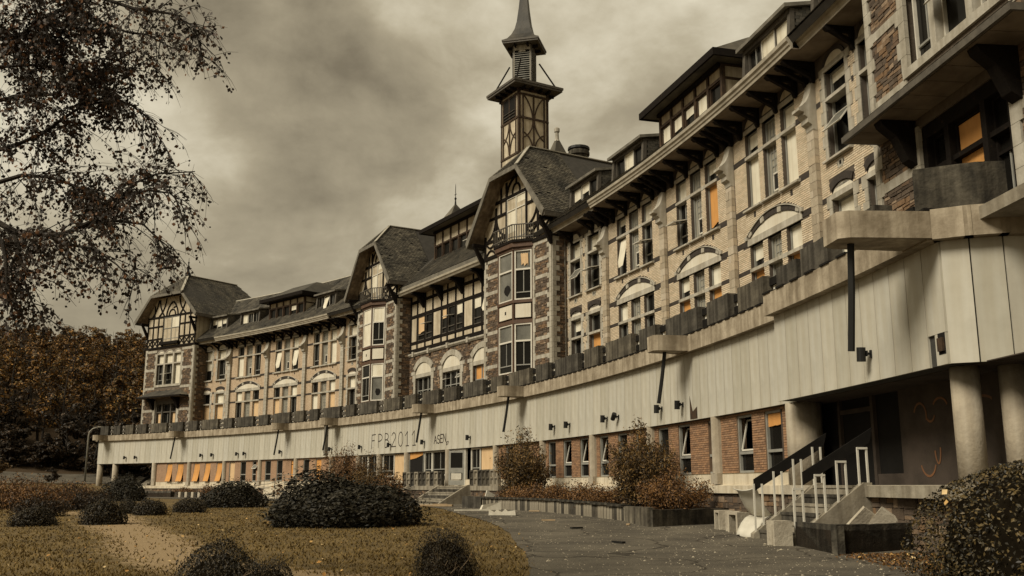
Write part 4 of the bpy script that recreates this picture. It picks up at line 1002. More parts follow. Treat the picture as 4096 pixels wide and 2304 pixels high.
    for sg in (-1, 1):
        for cx in (1.9, 2.75, 3.65): t([(sg*(cx-.42), 16.1), (sg*(cx+.42), 16.88)], .1); t([(sg*(cx-.42), 16.88), (sg*(cx+.42), 16.1)], .1)
        t(curve((sg*.1, 20.8), (sg*.9, 20.3), (sg*1.0, 19.35)), .16); t(curve((sg*.55, 19.4), (sg*.5, 19.95), (sg*.0, 20.0)), .12)
        t(curve((sg*1.15, 21.3), (sg*1.2, 20.2), (sg*2.3, 19.4)), .16); t(curve((sg*2.3, 21.2), (sg*2.2, 20.2), (sg*1.4, 19.4)), .16); t(curve((sg*2.5, 21.2), (sg*2.6, 20.2), (sg*3.5, 19.4)), .16)
        t([(sg*3.1, 19.4), (sg*3.1, 20.6)], .14)
        for y in (-2, -4, -6): pass
    split('timber_beam', mb, 'timber', tg, F)
    obj('sill', MB().box(-1.6, 1.6, .02, .35, 16.2, 16.5), 'timber', tg, F)
    window(tg, F, .68, 16.5, 19.2, 1.36, [18.0], ('d', 'd'), .0, 'grey_frame'); window(tg, F, -.68, 16.5, 19.2, 1.36, [18.0], ('d', 'b'), .0, 'grey_frame')
    rf = jerkin(F, 5.35, 18.95, 2.65, 21.55, 23.95, .95, -1.6, -8.2, rear=True, slate_sides=(-1, 1), name='tower_roof')
    mb = MB()
    for sg in (-1, 1): mb.side([(0, 17.2), (.12, 17.2), (.85, 18.55), (.7, 18.7), (0, 17.6)], sg*W-.09, sg*W+.09).box(sg*W-.1, sg*W+.1, -.02, .9, 18.55, 18.75)
    split('roof_bracket', mb, 'timber', rf, F)
    obj('finial', MB().lathe([(.34, 23.95), (.3, 24.1), (.34, 24.16), (.16, 24.35), (.09, 24.8), (.06, 25.3), (.12, 25.4), (.04, 25.5), (.015, 25.95)], 10), 'black_metal', rf, F @ T(0, -1.6, 0))
    return F
TL = tower(48.15, False); TR = tower(-49.7, True)
mb = MB()
for s, a, b in ((-14.35, ZT, 15.8), (44.2, ZT, 15.6)): mb.tube([(*xy(s, .12), b), (*xy(s, .12), a)], .06, 8)
F = frame(.85, .7, True)
split('rain_pipe', mb, 'zinc', bld)
# ------------------------------------------------------------ lie of the land
def sm(a, b, x):
    t = min(1, max(0, (x-a)/(b-a))); return t*t*(3-2*t)
def gz(x, y):
    t = ((-x-44)*.6+(y-112)*.8)/95
    return .42*sm(14, 46, y)+1.05*sm(34, 44, -x)*sm(62, 96, y)+24*sm(0, 1, t)+.05*math.sin(x*.35+1)*math.sin(y*.21)*sm(4, 12, y)*(1-sm(40, 60, y))

# ------------------------------------------------------------ modern terrace building in front
anx = thing('terrace_annex', 'low modern annex curving along the front, white panel band over red brick, roof terrace above', 'building', T(*xy(-2, WO), .4))
SOF, CAPB, CAPT = 3.75, 6.15, 6.75
def annex_sweep(name, prof, s0, s1, mt, **k): return obj(name, arcsweep(MB(), prof, s0, s1, True, 1.2), mt, anx, **k)
annex_sweep('deck', [(-.4, 6.45), (WO, 6.45), (WO, 6.7), (-.4, 6.7)], -56, 57, 'concrete')
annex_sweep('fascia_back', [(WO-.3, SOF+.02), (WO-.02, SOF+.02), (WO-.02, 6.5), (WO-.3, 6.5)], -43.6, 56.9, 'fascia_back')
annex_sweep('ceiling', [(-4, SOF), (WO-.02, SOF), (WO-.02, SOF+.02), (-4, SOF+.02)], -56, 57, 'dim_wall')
# panels
def panel(M, w, z0, z1, tt): obj('fascia_panel', MB().box(-w/2+.011, w/2-.011, -.02, .035, z0, z1, .5), 'fascia_panel', anx, M)
s = 56.9; ED = []
while s > -43.3:
    p = .92 if s > -31 else .70
    if abs(s-46.4) < .5: p = .35
    if abs(s+12.1) < .5: p = .3
    ED.append((s, max(-43.4, s-p))); s -= p
for a, b in ED:
    panel(frame((a+b)/2, WO), abs(a-b)*(RA/RW), SOF, CAPB+.05, 0)
BV = WO+.5
s = -43.4
while s > -52.2:
    b = max(-52.3, s-.742); M = frame((s+b)/2, BV); w = abs(s-b)*(RW-BV)/RW
    if -52.4 < b < -52.0 or abs(b+52.3) < .01:
        obj('fascia_panel', MB().box(-w/2+.008, w/2-.008, -.02, .035, SOF+.62, CAPB+.05), 'fascia_panel', anx, M); obj('hatch', MB().box(-w/2+.008, w/2-.3, -.02, .045, SOF, SOF+.61), 'fascia_panel', anx, M)
        obj('torn_hole', MB().box(-w/2+.03, -w/2+.30, -.1, .05, SOF+.2, SOF+.62), 'void', anx, M); obj('junction_box', MB().box(-w/2+.06, -w/2+.26, .03, .10, SOF+.26, SOF+.52).lathe([(.0, SOF+.3), (.03, SOF+.3)], 6), 'worn_timber', anx, M)
    else: panel(M, w, SOF, CAPB+.05, 0)
    s = b
# missing corner of one panel by the window row
M = frame(-35.5, WO); obj('torn_hole', MB().prism([(-.3, 3.78), (.34, 3.78), (.34, 4.62), (.10, 4.05), (-.3, 4.2)], -.01, .042), 'worn_timber', anx, M)
annex_sweep('fascia_back', [(WO, SOF+.01), (BV-.02, SOF+.01), (BV-.02, 6.5), (WO, 6.5)], -52.3, -43.4, 'fascia_back')
END = [xy(-52.3, BV), (8.86, 18.30), (9.42, 18.12), (10.2, 18.02), (11.1, 17.97), (12.0, 17.95), (13.0, 17.97), (14.2, 18.05)]
for p, q in zip(END, END[1:]):
    Mf, L = facet(I4, p, q); 
    d = Vector((q[0]-p[0], q[1]-p[1])).normalized(); n = Vector((d.y, -d.x)); c = ((p[0]+q[0])/2, (p[1]+q[1])/2)
    Mf = Matrix(((d.x, n.x, 0, c[0]), (d.y, n.y, 0, c[1]), (0, 0, 1, 0), (0, 0, 0, 1)))
    panel(Mf, L, SOF, CAPB+.05, 0); obj('fascia_back', MB().box(-L/2, L/2, -.3, -.025, SOF+.01, 6.5), 'fascia_back', anx, Mf)
    obj('terrace_coping', MB().box(-L/2-.1, L/2+.1, -.4, .30, CAPB, CAPT), 'stained_concrete', anx, Mf)
obj('deck', MB().plan([(8.0, 30), (8.45, 18.7), (9.2, 18.4), (14.2, 18.3), (22, 30)], 6.4, 6.68), 'concrete', anx)
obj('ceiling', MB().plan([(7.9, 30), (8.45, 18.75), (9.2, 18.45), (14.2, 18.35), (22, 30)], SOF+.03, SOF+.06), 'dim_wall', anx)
# coping
def cap(s0, s1, v): annex_sweep('terrace_coping', [(WO-.3, CAPB), (v, CAPB), (v, CAPT), (WO-.3, CAPT)], s0, s1, 'stained_concrete')
cs = [57.1]
while cs[-1] > -40: cs.append(cs[-1]-6.45)
cs[-1] = -43.35
for a, b in zip(cs, cs[1:]): cap(a, b+.01, WO+.27)
cap(-43.36, -52.4, WO+.80)
mb = MB(); s = 56.8
while s > -43.3:
    M = frame(s, WO); 
    for q in (MB().box(-.2, .2, -.1, .31, CAPT, CAPT+.05),): mb.add([tuple((M @ Vector(v))[:]) for v in q.v], q.f, .5)
    s -= .62
while s > -53: 
    M = frame(s, WO+.5)
    q = MB().box(-.24, .24, -.1, .34, CAPT, CAPT+.05); mb.add([tuple((M @ Vector(v))[:]) for v in q.v], q.f, .5); s -= .95
obj('coping_clips', mb, 'dark_board', anx, kind='stuff')
# parapet blocks and rails
BL = [(55.46, 56.81), (53.41, 54.52), (51.11, 52.48), (48.8, 50.27), (45.27, 47.87), (42.33, 44.24), (39.73, 41.3), (36.08, 38.79), (33.47, 34.95), (29.72, 32.52), (27.02, 28.68), (23.21, 26.0), (20.62, 22.18), (18.12, 19.59),
      (14.3, 17.1), (11.7, 13.2), (7.9, 10.7), (4.0, 6.6), (1.29, 3.02), (-2.44, .1), (-5.37, -3.44), (-9.44, -6.5), (-12.4, -10.75), (-16.3, -13.4), (-18.9, -17.3), (-22.84, -19.92), (-25.41, -23.72), (-29.23, -26.35),
      (-31.84, -30.19), (-35.92, -33.0), (-38.7, -36.93), (-41.49, -39.57), (-43.9, -42.54), (-46.6, -45.0), (-49.3, -48.0)]
for a, b in BL:
    M = frame((a+b)/2, WO-.12+(.35 if a < -44 else 0)); w = (b-a)/2; h = .95 if a < -47 else .98
    mb = MB(); n = max(3, int(w*2/.3)); zt = 7.74+random.uniform(-.02, .02)
    mb.prism([(-w, CAPT+.06)]+[(w, CAPT+.06)]+[(w-2*w*i/n, zt+(0 if i in (0, n) else random.uniform(-.025, .012))) for i in range(n+1)], -.30, .12)
    o = obj('parapet_block', mb, 'dark_concrete', anx, M)
for (a, b), (c, d) in zip(BL, BL[1:]):
    if a-d > .3 and a > -44:
        m = (a+d)/2; M = frame(m, WO-.25); w = (a-d)/2
        for z in (7.02, 7.42): obj('parapet_rail', MB().box(-w-.12, w+.12, -.04, .03, z, z+.24), 'dark_board' if a < 5 else 'dark_frame', anx, M)
        obj('rail_post', MB().box(-.06, .06, -.1, -.04, CAPT, 7.7), 'white_frame', anx, M @ T(w*.6, 0, 0))
obj('parapet_block', MB().plan([(8.16, 18.92), (9.20, 18.42), (9.75, 18.36), (9.78, 18.75), (9.2, 18.85), (8.3, 19.3)], CAPT+.05, 7.76), 'mossy_concrete', anx)
obj('parapet_rail', MB().box(-.9, .9, -.05, .03, 7.0, 7.3), 'dark_board', anx, frame(-49.9, WO+.2))
for k in range(2):
    obj('parapet_rail', MB().box(0, 1.6, -.05, .03, 6.95+.42*k, 7.2+.42*k), 'dark_board', anx, Matrix.Translation((10.2, 18.4, 0)))
# spouts with hanging rain tubes
SP = [55.6, 42.0, 23.2, 14.4, -1.9, -15.7, -35.2]
for i, s in enumerate(SP):
    M = frame(s, WO); obj('spout', MB().plan([(.5, .25), (.42, 1.38), (.3, 1.5), (-.3, 1.5), (-.42, 1.38), (-.5, .25)], CAPB+.03, CAPT-.02), 'stained_concrete', anx, M)
    zb = (4.2, 4.05, 4.05, 4.2, 4.25, 4.3, 4.35)[i]
    mb = MB().tube([(0, .95, CAPB+.05), (.12, 1.04, (CAPB+zb)/2), (.26, 1.14, zb)], .072, 8); obj('rain_tube', mb, 'black_metal', anx, M)
M = frame(-51.85, WO); obj('spout', MB().plan([(.5, .7), (.42, 2.3), (.28, 2.55), (-.42, 2.55), (-.55, 2.35), (-.62, .7)], CAPB+.03, CAPT-.03), 'stained_concrete', anx, M)
obj('rain_tube', MB().tube([(-.02, 2.12, CAPB+.05), (.05, 2.14, 5.2), (.16, 2.18, 4.05)], .072, 8), 'black_metal', anx, M)
M = frame(16.15, WO); obj('rain_pipe', MB().box(-.13, .13, .04, .28, 3.85, 6.3).box(-.22, .22, .02, .42, 6.3, 6.8), 'zinc', anx, M)
# ground-floor walls
V0 = WO-.15
def wallseg(s0, s1, wins, near):
    """brick wall between s0 > s1 with windows (centre, width, state)"""
    n = max(1, round(abs(s0-s1)/6.4)); ss = [s0+(s1-s0)*i/n for i in range(n+1)]
    for a, b in zip(ss, ss[1:]):
        c = (a+b)/2; F = frame(c, V0); h = abs(a-b)/2; ws = [(x-c, w, st) for x, w, st in wins if b <= x <= a]
        holes = [(x-w/2, x+w/2, 1.86, 3.66) for x, w, st in ws]; mb = MB(); cutwall(mb, -h, h, 1.86, SOF, holes, -.3, 0)
        wall = obj('brick_wall', mb, 'brown_mortar' if near else 'red_brick_far', anx, F)
        if near:
            mb = MB()
            z = 1.86; r = 0
            for p, q, z0, z1 in courses2(-h, h, 1.86, SOF, holes):
                y = .012+random.uniform(0, .005); mb.add([(p, y, z1), (q, y, z1), (q, y, z0), (p, y, z0), (p, -.01, z1), (q, -.01, z1), (q, -.01, z0), (p, -.01, z0)], [(3, 2, 1, 0), (0, 1, 5, 4), (1, 2, 6, 5), (2, 3, 7, 6), (3, 0, 4, 7)], random.random())
            obj('brickwork', mb, 'red_brick', wall, F, kind='stuff')
        for x, w, st in ws: window(anx, F, x, 1.86, 3.66, w, [] if st in ('v', 't', 'o') else [2.48], (st,) if st in ('v', 't', 'o') else ('d', st), -.06, 'grey_frame', fr=.07)
def courses2(u0, u1, z0, z1, holes):
    return courses(u0, u1, z0, z1, lambda z: [(h[0], h[1]) for h in holes if h[2] < z < h[3]], .075, .235)
wallseg(-11.3, -42.3, [(-13.2, 1, 'd'), (-15.5, 1, 'd'), (-19.1, .98, 'd'), (-21.06, 1, 'i'), (-23.1, 1.02, 'i'), (-25.6, 1, 'i'), (-27.7, 1, 'd'), (-29.6, 1, 'o.35'), (-32.1, 1, 'd'), (-34.05, 1.05, 'i'), (-36.2, 1.12, 'd'), (-39.28, 1.15, 'i'), (-41.35, 1.2, 'o.35')], True)
wallseg(46.9, 10.9, [(44.35, 1, 'v'), (42.5, 1.1, 'v'), (39.5, 1.1, 'v'), (37.6, 1, 'v'), (35.6, 1, 'v'), (33.2, 1, 't'), (31.25, .95, 'd'), (29.2, .98, 'w'), (26.8, 1, 'd'), (24.8, 1, 'd'), (22.85, 1.05, 'o'), (20.05, 1, 'd'), (18.0, 1, 'o'), (15.5, 1, 'd'), (13, 1, 'd')], False)
annex_sweep('sill_band', [(V0-.3, 1.50), (V0+.02, 1.50), (V0+.02, 1.84), (V0+.05, 1.86), (V0-.3, 1.86)], -42.3, 46.9, 'band_paint')
annex_sweep('plinth_ledge', [(V0-.3, 1.22), (WO+.10, 1.22), (WO+.10, 1.46), (V0+.02, 1.50), (V0-.3, 1.50)], -42.3, 49.5, 'band_paint')
annex_sweep('floor', [(-5, 1.3), (V0-.2, 1.3), (V0-.2, 1.47), (-5, 1.47)], -55, 50, 'concrete')
annex_sweep('inner_wall', [(WO-2.2, 1.5), (WO-2.1, 1.5), (WO-2.1, SOF), (WO-2.2, SOF)], -41.5, 46, 'void')
annex_sweep('base_wall', [(V0-.3, -.3), (WO-.02, -.3), (WO-.02, 1.22), (V0-.3, 1.22)], -42.3, 49.5, 'rubble_mortar')
for s in [-40.7+3.2*i for i in range(28)]:
    F = frame(s, WO-.02); mb = MB()
    for a, b, c, d in rubble(-1.6, 1.6, .1, 1.2, .12, .24, .16, .5): stonebox(mb, a, b, c, d, 0)
    obj('rubble_stones', mb, 'rubble', anx, F, kind='stuff')
for s in (-11.3, -17.95, -24.4, -30.9, -37.1, 10.9, 15.6, 21.8, 28.2, 34.55, 40.8, 46.9):
    mb = MB().lathe([(.25, 1.86), (.25, SOF)], 14); obj('column', mb, 'column', anx, frame(s, WO-.17)); obj('column_foot', MB().box(-.27, .27, -.3, .26, 1.5, 1.87), 'column', anx, frame(s, WO-.2))
# glazed middle with the garden door
GL = [(9.9, 1.0, 'd'), (8.45, 1.8, 'd'), (5.9, 1.9, 'd'), (3.95, 2.0, 't'), (1.2, 2.3, 'c'), (-.65, 1.2, 'd'), (-2.45, 2.25, 'd'), (-8.1, 1.4, 'd'), (-9.85, 2.0, 't')]
for x, w, st in GL:
    F = frame(x, V0); fr = .10 if st == 'd' else .05
    if st == 'c':
        wn = obj('window', MB().box(-w/2, -w/2+.07, -.07, .03, 1.55, SOF-.02).box(w/2-.07, w/2, -.07, .03, 1.55, SOF-.02), 'grey_frame', anx, F); obj('pane', MB().box(-w/2+.07, w/2-.07, -.08, -.06, 1.55, SOF-.02), 'void', wn, F)
        obj('blind', MB().prism([(w/2-.07, SOF-.02), (-w/2+.07, SOF-.02), (-w/2+.07, SOF-.2), (w*.05, SOF-.42), (w/2-.07, SOF-.5)], -.04, -.02), 'orange_blind', wn, F)
    else: window(anx, F, 0, 1.5, SOF-.02, w, [2.15] if st == 'd' else [], (('b' if w < 1.5 else 'd'), 'd') if st == 'd' else (st,), -.05, 'white_frame' if st == 'd' else 'grey_frame', fr=fr)
for s in (7.25, 2.62, -4.1): obj('column', MB().lathe([(.26, 1.45), (.26, SOF)], 14), 'column', anx, frame(s, WO-.12))
F = frame(-5.8, V0)
dr = obj('garden_door', MB().box(-.85, -.75, -.1, .05, 1.5, SOF-.02).box(1.1, 1.2, -.1, .05, 1.5, SOF-.02).box(-.75, 1.1, -.1, .04, SOF-.14, SOF-.02), 'white_frame', anx, F)
obj('dark_opening', MB().box(-.75, 1.1, -.12, -.1, 1.5, SOF-.14), 'void', dr, F)
Md = F @ T(-.7, .02, 0) @ Matrix.Rotation(R(52), 4, 'Z'); mb = MB(); w = 1.02
mb.box(0, .13, -.03, .03, 1.5, 3.6).box(w-.13, w, -.03, .03, 1.5, 3.6).box(.13, w-.13, -.03, .03, 3.48, 3.6).box(.13, w-.13, -.03, .03, 1.5, 1.8).box(.13, w-.13, -.03, .03, 2.25, 2.55)
obj('door_leaf', mb, 'grey_frame', dr, Md); obj('notice', MB().box(.2, .85, .032, .045, 1.85, 2.22), 'white_plastic', dr, Md); obj('pane', MB().box(.13, w-.13, -.01, .01, 2.55, 3.48), 'glass', dr, Md)
annex_sweep('terrace_edge', [(WO-.2, 1.2), (WO+1.05, 1.2), (WO+1.05, 1.46), (WO-.2, 1.46)], -14.4, 1.0, 'concrete')
annex_sweep('base_wall', [(WO, -.2), (WO+.95, -.2), (WO+.95, 1.2), (WO, 1.2)], -14.3, .9, 'rubble_mortar')
for s in [-13.4+1.9*i for i in range(8)]:
    F = frame(s, WO+.95); mb = MB()
    for a, b, c, d in rubble(-.95, .95, .2, 1.18, .12, .24, .16, .5): stonebox(mb, a, b, c, d, 0)
    obj('rubble_stones', mb, 'rubble', anx, F, kind='stuff')
for a, b in ((.9, -5.6), (-10.0, -14.3)):                       # coffered concrete screen along the terrace edge
    n = round((a-b)/.62); w = (a-b)/n
    for i in range(n):
        F = frame(a-w*(i+.5), WO+.95); k = w/2-.02; mb = MB()
        mb.box(-k, k, -.12, -.02, 1.46, 2.36).box(-k, -k+.09, -.02, .07, 1.46, 2.36).box(k-.09, k, -.02, .07, 1.46, 2.36).box(-k+.09, k-.09, -.02, .07, 2.27, 2.36).box(-k+.09, k-.09, -.02, .07, 1.46, 1.55).box(-k+.09, k-.09, -.02, .06, 1.86, 1.95)
        obj('screen_block', mb, 'dark_concrete' if random.random() < .6 else 'concrete', anx, F)
# near porch
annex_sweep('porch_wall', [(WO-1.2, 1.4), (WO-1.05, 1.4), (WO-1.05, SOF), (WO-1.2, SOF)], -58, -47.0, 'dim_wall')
annex_sweep('porch_wall', [(WO-1.3, 1.4), (WO-1.15, 1.4), (WO-1.15, SOF), (WO-1.3, SOF)], -47.0, -41.9, 'void')  # black sheet; the dark of the unlit doorway is put into its colour
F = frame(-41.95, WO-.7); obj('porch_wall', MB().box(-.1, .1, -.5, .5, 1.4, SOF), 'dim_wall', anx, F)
for s, w in ((-42.15, .12), (-43.75, .12), (-45.6, .14)): obj('door_frame', MB().box(-w/2, w/2, -.06, .1, 1.47, SOF), 'dim_wall', anx, frame(s, WO-1.15))
obj('door_frame', MB().box(-.88, .88, -.05, .08, 3.36, 3.48), 'dim_wall', anx, frame(-44.67, WO-1.15))
obj('threshold', MB().box(-.65, .65, -.05, .06, 1.47, 1.75), 'dim_wall', anx, frame(-46.3, WO-1.13))
obj('column', MB().lathe([(.50, 1.47), (.50, SOF)], 24), 'column', anx, frame(-42.85, WO-.45), True)
for x, y in ((8.93, 19.15), (9.75, 18.85)): obj('column', MB().lathe([(.275, 1.2), (.275, SOF)], 22), 'column', anx, T(x, y, 0), True)
annex_sweep('terrace_edge', [(WO-2.6, 1.22), (WO+.12, 1.22), (WO+.12, 1.47), (WO-2.6, 1.47)], -56, -42.3, 'pale_concrete')
annex_sweep('base_wall', [(WO-.4, -.2), (WO, -.2), (WO, 1.22), (WO-.4, 1.22)], -56, -42.3, 'rubble_mortar')
for s in (-43.5, -48.4, -50.6, -52.8):
    F = frame(s, WO); mb = MB()
    for a, b, c, d in rubble(-1.1, 1.1, .0, 1.2, .16, .3, .2, .6): stonebox(mb, a, b, c, d, 0)
    obj('rubble_stones', mb, 'rubble', anx, F, kind='stuff')
obj('floor', MB().plan([(8.0, 30), (8.45, 18.9), (9.2, 18.6), (14.2, 18.5), (22, 30)], 1.2, 1.46), 'concrete', anx)
# far porch
for s, v in ((47.1, WO-.25), (54.1, WO-.3), (56.75, WO-.3)): obj('column', MB().lathe([(.31, .6), (.31, SOF)], 16), 'column', anx, frame(s, v), True)
obj('porch_wall', MB().box(-.1, .1, -3, -.1, 1.4, SOF).box(.1, 2.6, -2.2, -2.0, 1.4, SOF), 'grime_plaster', anx, frame(47.6, WO-.3))
# sprayed lettering on the fascia
def spray(M, strokes, w=.07, mt='spray_dark', name='graffiti', par=None):
    mb = MB()
    for st in strokes:
        for (a, b), (c, d) in zip(st, st[1:]):
            if math.hypot(c-a, d-b) > 1e-4: mb.prism([(a-(d-b)/math.hypot(c-a, d-b)*w/2, b+(c-a)/math.hypot(c-a, d-b)*w/2), (c-(d-b)/math.hypot(c-a, d-b)*w/2, d+(c-a)/math.hypot(c-a, d-b)*w/2), (c+(d-b)/math.hypot(c-a, d-b)*w/2, d-(c-a)/math.hypot(c-a, d-b)*w/2), (a+(d-b)/math.hypot(c-a, d-b)*w/2, b-(c-a)/math.hypot(c-a, d-b)*w/2)], 0, .004)
    return obj(name, mb, mt, par or anx, M)
def arcp(cx, cy, rx, ry, a0, a1, n=10): return [(cx+rx*math.cos(R(a0+(a1-a0)*i/n)), cy+ry*math.sin(R(a0+(a1-a0)*i/n))) for i in range(n+1)]
GLY = {'F': [[(0, 0), (.02, 1)], [(0, .98), (.5, 1.0)], [(0, .55), (.36, .57)]],
       'P': [[(0, 0), (0, 1)], [(0, 1), *arcp(.1, .74, .38, .26, 90, -90), (0, .48)]],
       'B': [[(0, 0), (0, 1)], [(0, 1), *arcp(.12, .77, .30, .23, 90, -90), (0, .54)], [(0, .54), *arcp(.14, .27, .36, .27, 90, -90), (0, 0)]],
       '2': [[*arcp(.24, .74, .24, .26, 170, -30), (.0, .02), (.55, .02)]], '0': [arcp(.28, .5, .28, .5, 90, 450, 16)],
       '1': [[(0, .7), (.28, 1.0), (.28, 0)], [(.08, .0), (.48, .0)]],
       'A': [[(0, 0), (.25, 1), (.5, 0)], [(.1, .4), (.42, .42)]], 'S': [[*arcp(.26, .76, .22, .24, 30, 260), *arcp(.24, .25, .24, .26, 80, -160)]],
       'E': [[(.5, 1), (0, 1), (0, 0), (.5, 0)], [(0, .5), (.4, .52)]], 'N': [[(0, 0), (0, 1), (.45, 0), (.45, 1)]], '7': [[(0, 1), (.5, 1), (.15, 0)]]}
def write(txt, s0, z0, h, adv, wd, rise=0):
    for i, ch in enumerate(txt):
        if ch == ' ': continue
        s = s0-adv*i; M = frame(s, WO+.038)               # reads towards the near end: mirror x
        spray(M, [[(-x*wd, y*h+z0+rise*i) for x, y in st] for st in GLY[ch]])
write('FPB2011', 8.4, 4.2, 1.0, 1.13, 1.3, .0)
write('ASEN', -2.0, 4.16, .52, .50, .85, .03); write('17', -3.95, 4.05, .2, .2, .3)
Mg = frame(-49.2, WO-1.04)
spray(Mg, [arcp(1.0, 2.05, .34, .38, 200, 340), arcp(.55, 2.3, .12, .35, 180, 350), arcp(1.2, 3.05, .28, .3, 20, 200), arcp(.75, 3.1, .2, .2, 200, 330), arcp(.3, 3.2, .3, .2, 20, 170), arcp(-.6, 2.2, .3, .35, 200, 330), arcp(-1.3, 3.15, .45, .15, 10, 170)], .05, 'spray')
spray(frame(47.1, WO+.02), [[(.05, 2.9), (-.08, 2.8), (.06, 2.65), (-.06, 2.55), (.05, 2.4), (-.05, 2.2), (.04, 2.05)]], .03)
spray(frame(43.2, V0+.03), [[(.8, 1.72), (.5, 1.63), (.3, 1.75), (.1, 1.65), (-.2, 1.74), (-.5, 1.66), (-.9, 1.72)]], .03)
# floodlights along the fascia, each a fitting of its own
FLS = [51.89, 50.04, 38.35, 36.38, 31.91, 30.59, 24.13, 15.31, 10.08, 5.11, -.51, -7.78, -19.92, -21.90, -26.49, -27.79, -32.47, -34.53, -49.0]
ORD = ['first', 'second', 'third', 'fourth', 'fifth', 'sixth', 'seventh', 'eighth', 'ninth', 'tenth', 'eleventh', 'twelfth', 'thirteenth', 'fourteenth', 'fifteenth', 'sixteenth', 'seventeenth', 'eighteenth', 'nineteenth']
fl0 = None; SC = Matrix.Diagonal((.66, .66, .66, 1))
for i, s in enumerate(FLS):
    z = 4.36; v = WO+.04+(.5 if s < -44 else 0); M = frame(s+.0, v) @ T(0, 0, z)
    if i == 15: M = M @ Matrix.Rotation(R(-38), 4, 'Y')
    lab = {8: 'black floodlight over the letter B of the painted FPB2011', 18: 'large near black floodlight by the rain tube on the bumped-out fascia at right', 15: 'crooked black floodlight hanging askew above the tall rust-brown bush', 10: 'black floodlight between the painted 2011 and the smaller scrawled tag', 11: 'black floodlight above the open garden door', 0: 'black floodlight nearest the far left end of the fascia'}.get(i, 'black floodlight, %s from the left end of the white fascia' % ORD[i])
    t = thing('floodlight', lab, 'floodlight', M, 'black floodlights along the white fascia')
    if fl0 is None:
        a = obj('lamp_can', MB().tube([(.06, .34, -.26), (.02, .34, .22)], [.15, .15], 14), 'black_metal', t, M @ SC); b = obj('bracket', MB().box(-.06, .06, 0, .04, -.13, .13).box(-.03, .03, .04, .22, -.03, .05).box(-.1, .1, .16, .2, -.08, .1), 'black_metal', t, M @ SC); fl0 = (a, b)
    else:
        for q in fl0: link(q.name.split('.')[0], q.data, t, M @ SC)
# ------------------------------------------------------------ ground
def ground():
    xs = sorted(set([round(v, 3) for v in np.concatenate([np.arange(-16, 10, .4), np.arange(-50, -16, 1.0), np.arange(10, 30, 1.0), np.arange(-150, -50, 5), np.arange(-1200, -150, 70), np.arange(30, 1200, 60)])]))
    ys = sorted(set([round(v, 3) for v in np.concatenate([np.arange(6, 34, .4), np.arange(34, 130, 1.0), np.arange(-20, 6, 2), np.arange(130, 300, 5), np.arange(300, 1500, 80), np.arange(-300, -20, 40)])]))
    nx, ny = len(xs), len(ys); vs = [(x, y, gz(x, y)) for y in ys for x in xs]
    fs = [(j*nx+i, j*nx+i+1, (j+1)*nx+i+1, (j+1)*nx+i) for j in range(ny-1) for i in range(nx-1)]
    me = bpy.data.meshes.new('lawn'); me.from_pydata(vs, [], fs)
    path = [(-17.5, 40.5), (-14.5, 36), (-12.2, 31), (-9.5, 26), (-7.6, 21.5), (-5.6, 18), (-3.0, 16.0), (-.6, 14.6)]
    w = []
    for x, y, z in vs:
        d = 99
        if -22 < x < 3 and 10 < y < 46:
            for (a, b), (c, e) in zip(path, path[1:]):
                L2 = (c-a)**2+(e-b)**2; t = max(0, min(1, ((x-a)*(c-a)+(y-b)*(e-b))/L2)); d = min(d, math.hypot(x-a-t*(c-a), y-b-t*(e-b)))
        w.append(max(0, 1-d/1.9))
    at = me.attributes.new('wear', 'FLOAT', 'POINT'); at.data.foreach_set('value', w)
    wd = [sm(.03, .12, ((-x-44)*.6+(y-112)*.8)/95) for x, y, z in vs]; at2 = me.attributes.new('wood', 'FLOAT', 'POINT'); at2.data.foreach_set('value', wd)
    me.polygons.foreach_set('use_smooth', [True]*len(fs))
    m = MATS['lawn']; nt = m.node_tree; N = nt.nodes; L = nt.links; b = N['Principled BSDF']; old = b.inputs['Base Color'].links[0].from_socket
    a = N.new('ShaderNodeAttribute'); a.attribute_name = 'wear'; n = N.new('ShaderNodeTexNoise'); n.inputs['Scale'].default_value = 2.6; n.inputs['Detail'].default_value = 8; n.inputs['Roughness'].default_value = .68
    tc = N.new('ShaderNodeTexCoord'); L.new(tc.outputs['Object'], n.inputs['Vector'])
    ad = N.new('ShaderNodeMath'); ad.operation = 'MULTIPLY_ADD'; L.new(a.outputs['Fac'], ad.inputs[0]); ad.inputs[1].default_value = .8; L.new(n.outputs[0], ad.inputs[2])
    r = N.new('ShaderNodeValToRGB'); r.color_ramp.elements[0].position = .80; r.color_ramp.elements[1].position = 1.12; L.new(ad.outputs[0], r.inputs[0])
    mx = N.new('ShaderNodeMixRGB'); L.new(r.outputs[0], mx.inputs[0]); L.new(old, mx.inputs[1]); mx.inputs[2].default_value = (.26, .185, .10, 1); a2 = N.new('ShaderNodeAttribute'); a2.attribute_name = 'wood'; m2 = N.new('ShaderNodeMixRGB'); L.new(a2.outputs['Fac'], m2.inputs[0]); L.new(mx.outputs[0], m2.inputs[1]); m2.inputs[2].default_value = (.045, .027, .011, 1); L.new(m2.outputs[0], b.inputs['Base Color'])
    me.materials.append(m); o = link('lawn', me); o['kind'] = 'structure'
ground()
LEDGE = [(-3.2, 3), (-1.2, 9), (-.1, 13), (.25, 16.6), (.35, 19.5), (.18, 23.2), (-.37, 30.4), (-1.9, 38), (-4.3, 50), (-8, 58), (-16, 68), (-24, 77), (-30, 84), (-37, 92)]
AEDGE = [(22, 3), (20, 9), (16, 13), (12, 17.5), (9.4, 21), (8.3, 24), xy(-44, WO-.2), xy(-36, WO-.2), xy(-20, WO-.2), xy(-8, WO-.2), xy(8, WO-.2), xy(22, WO-.2), xy(32, WO-.2), xy(46, WO-.2)]
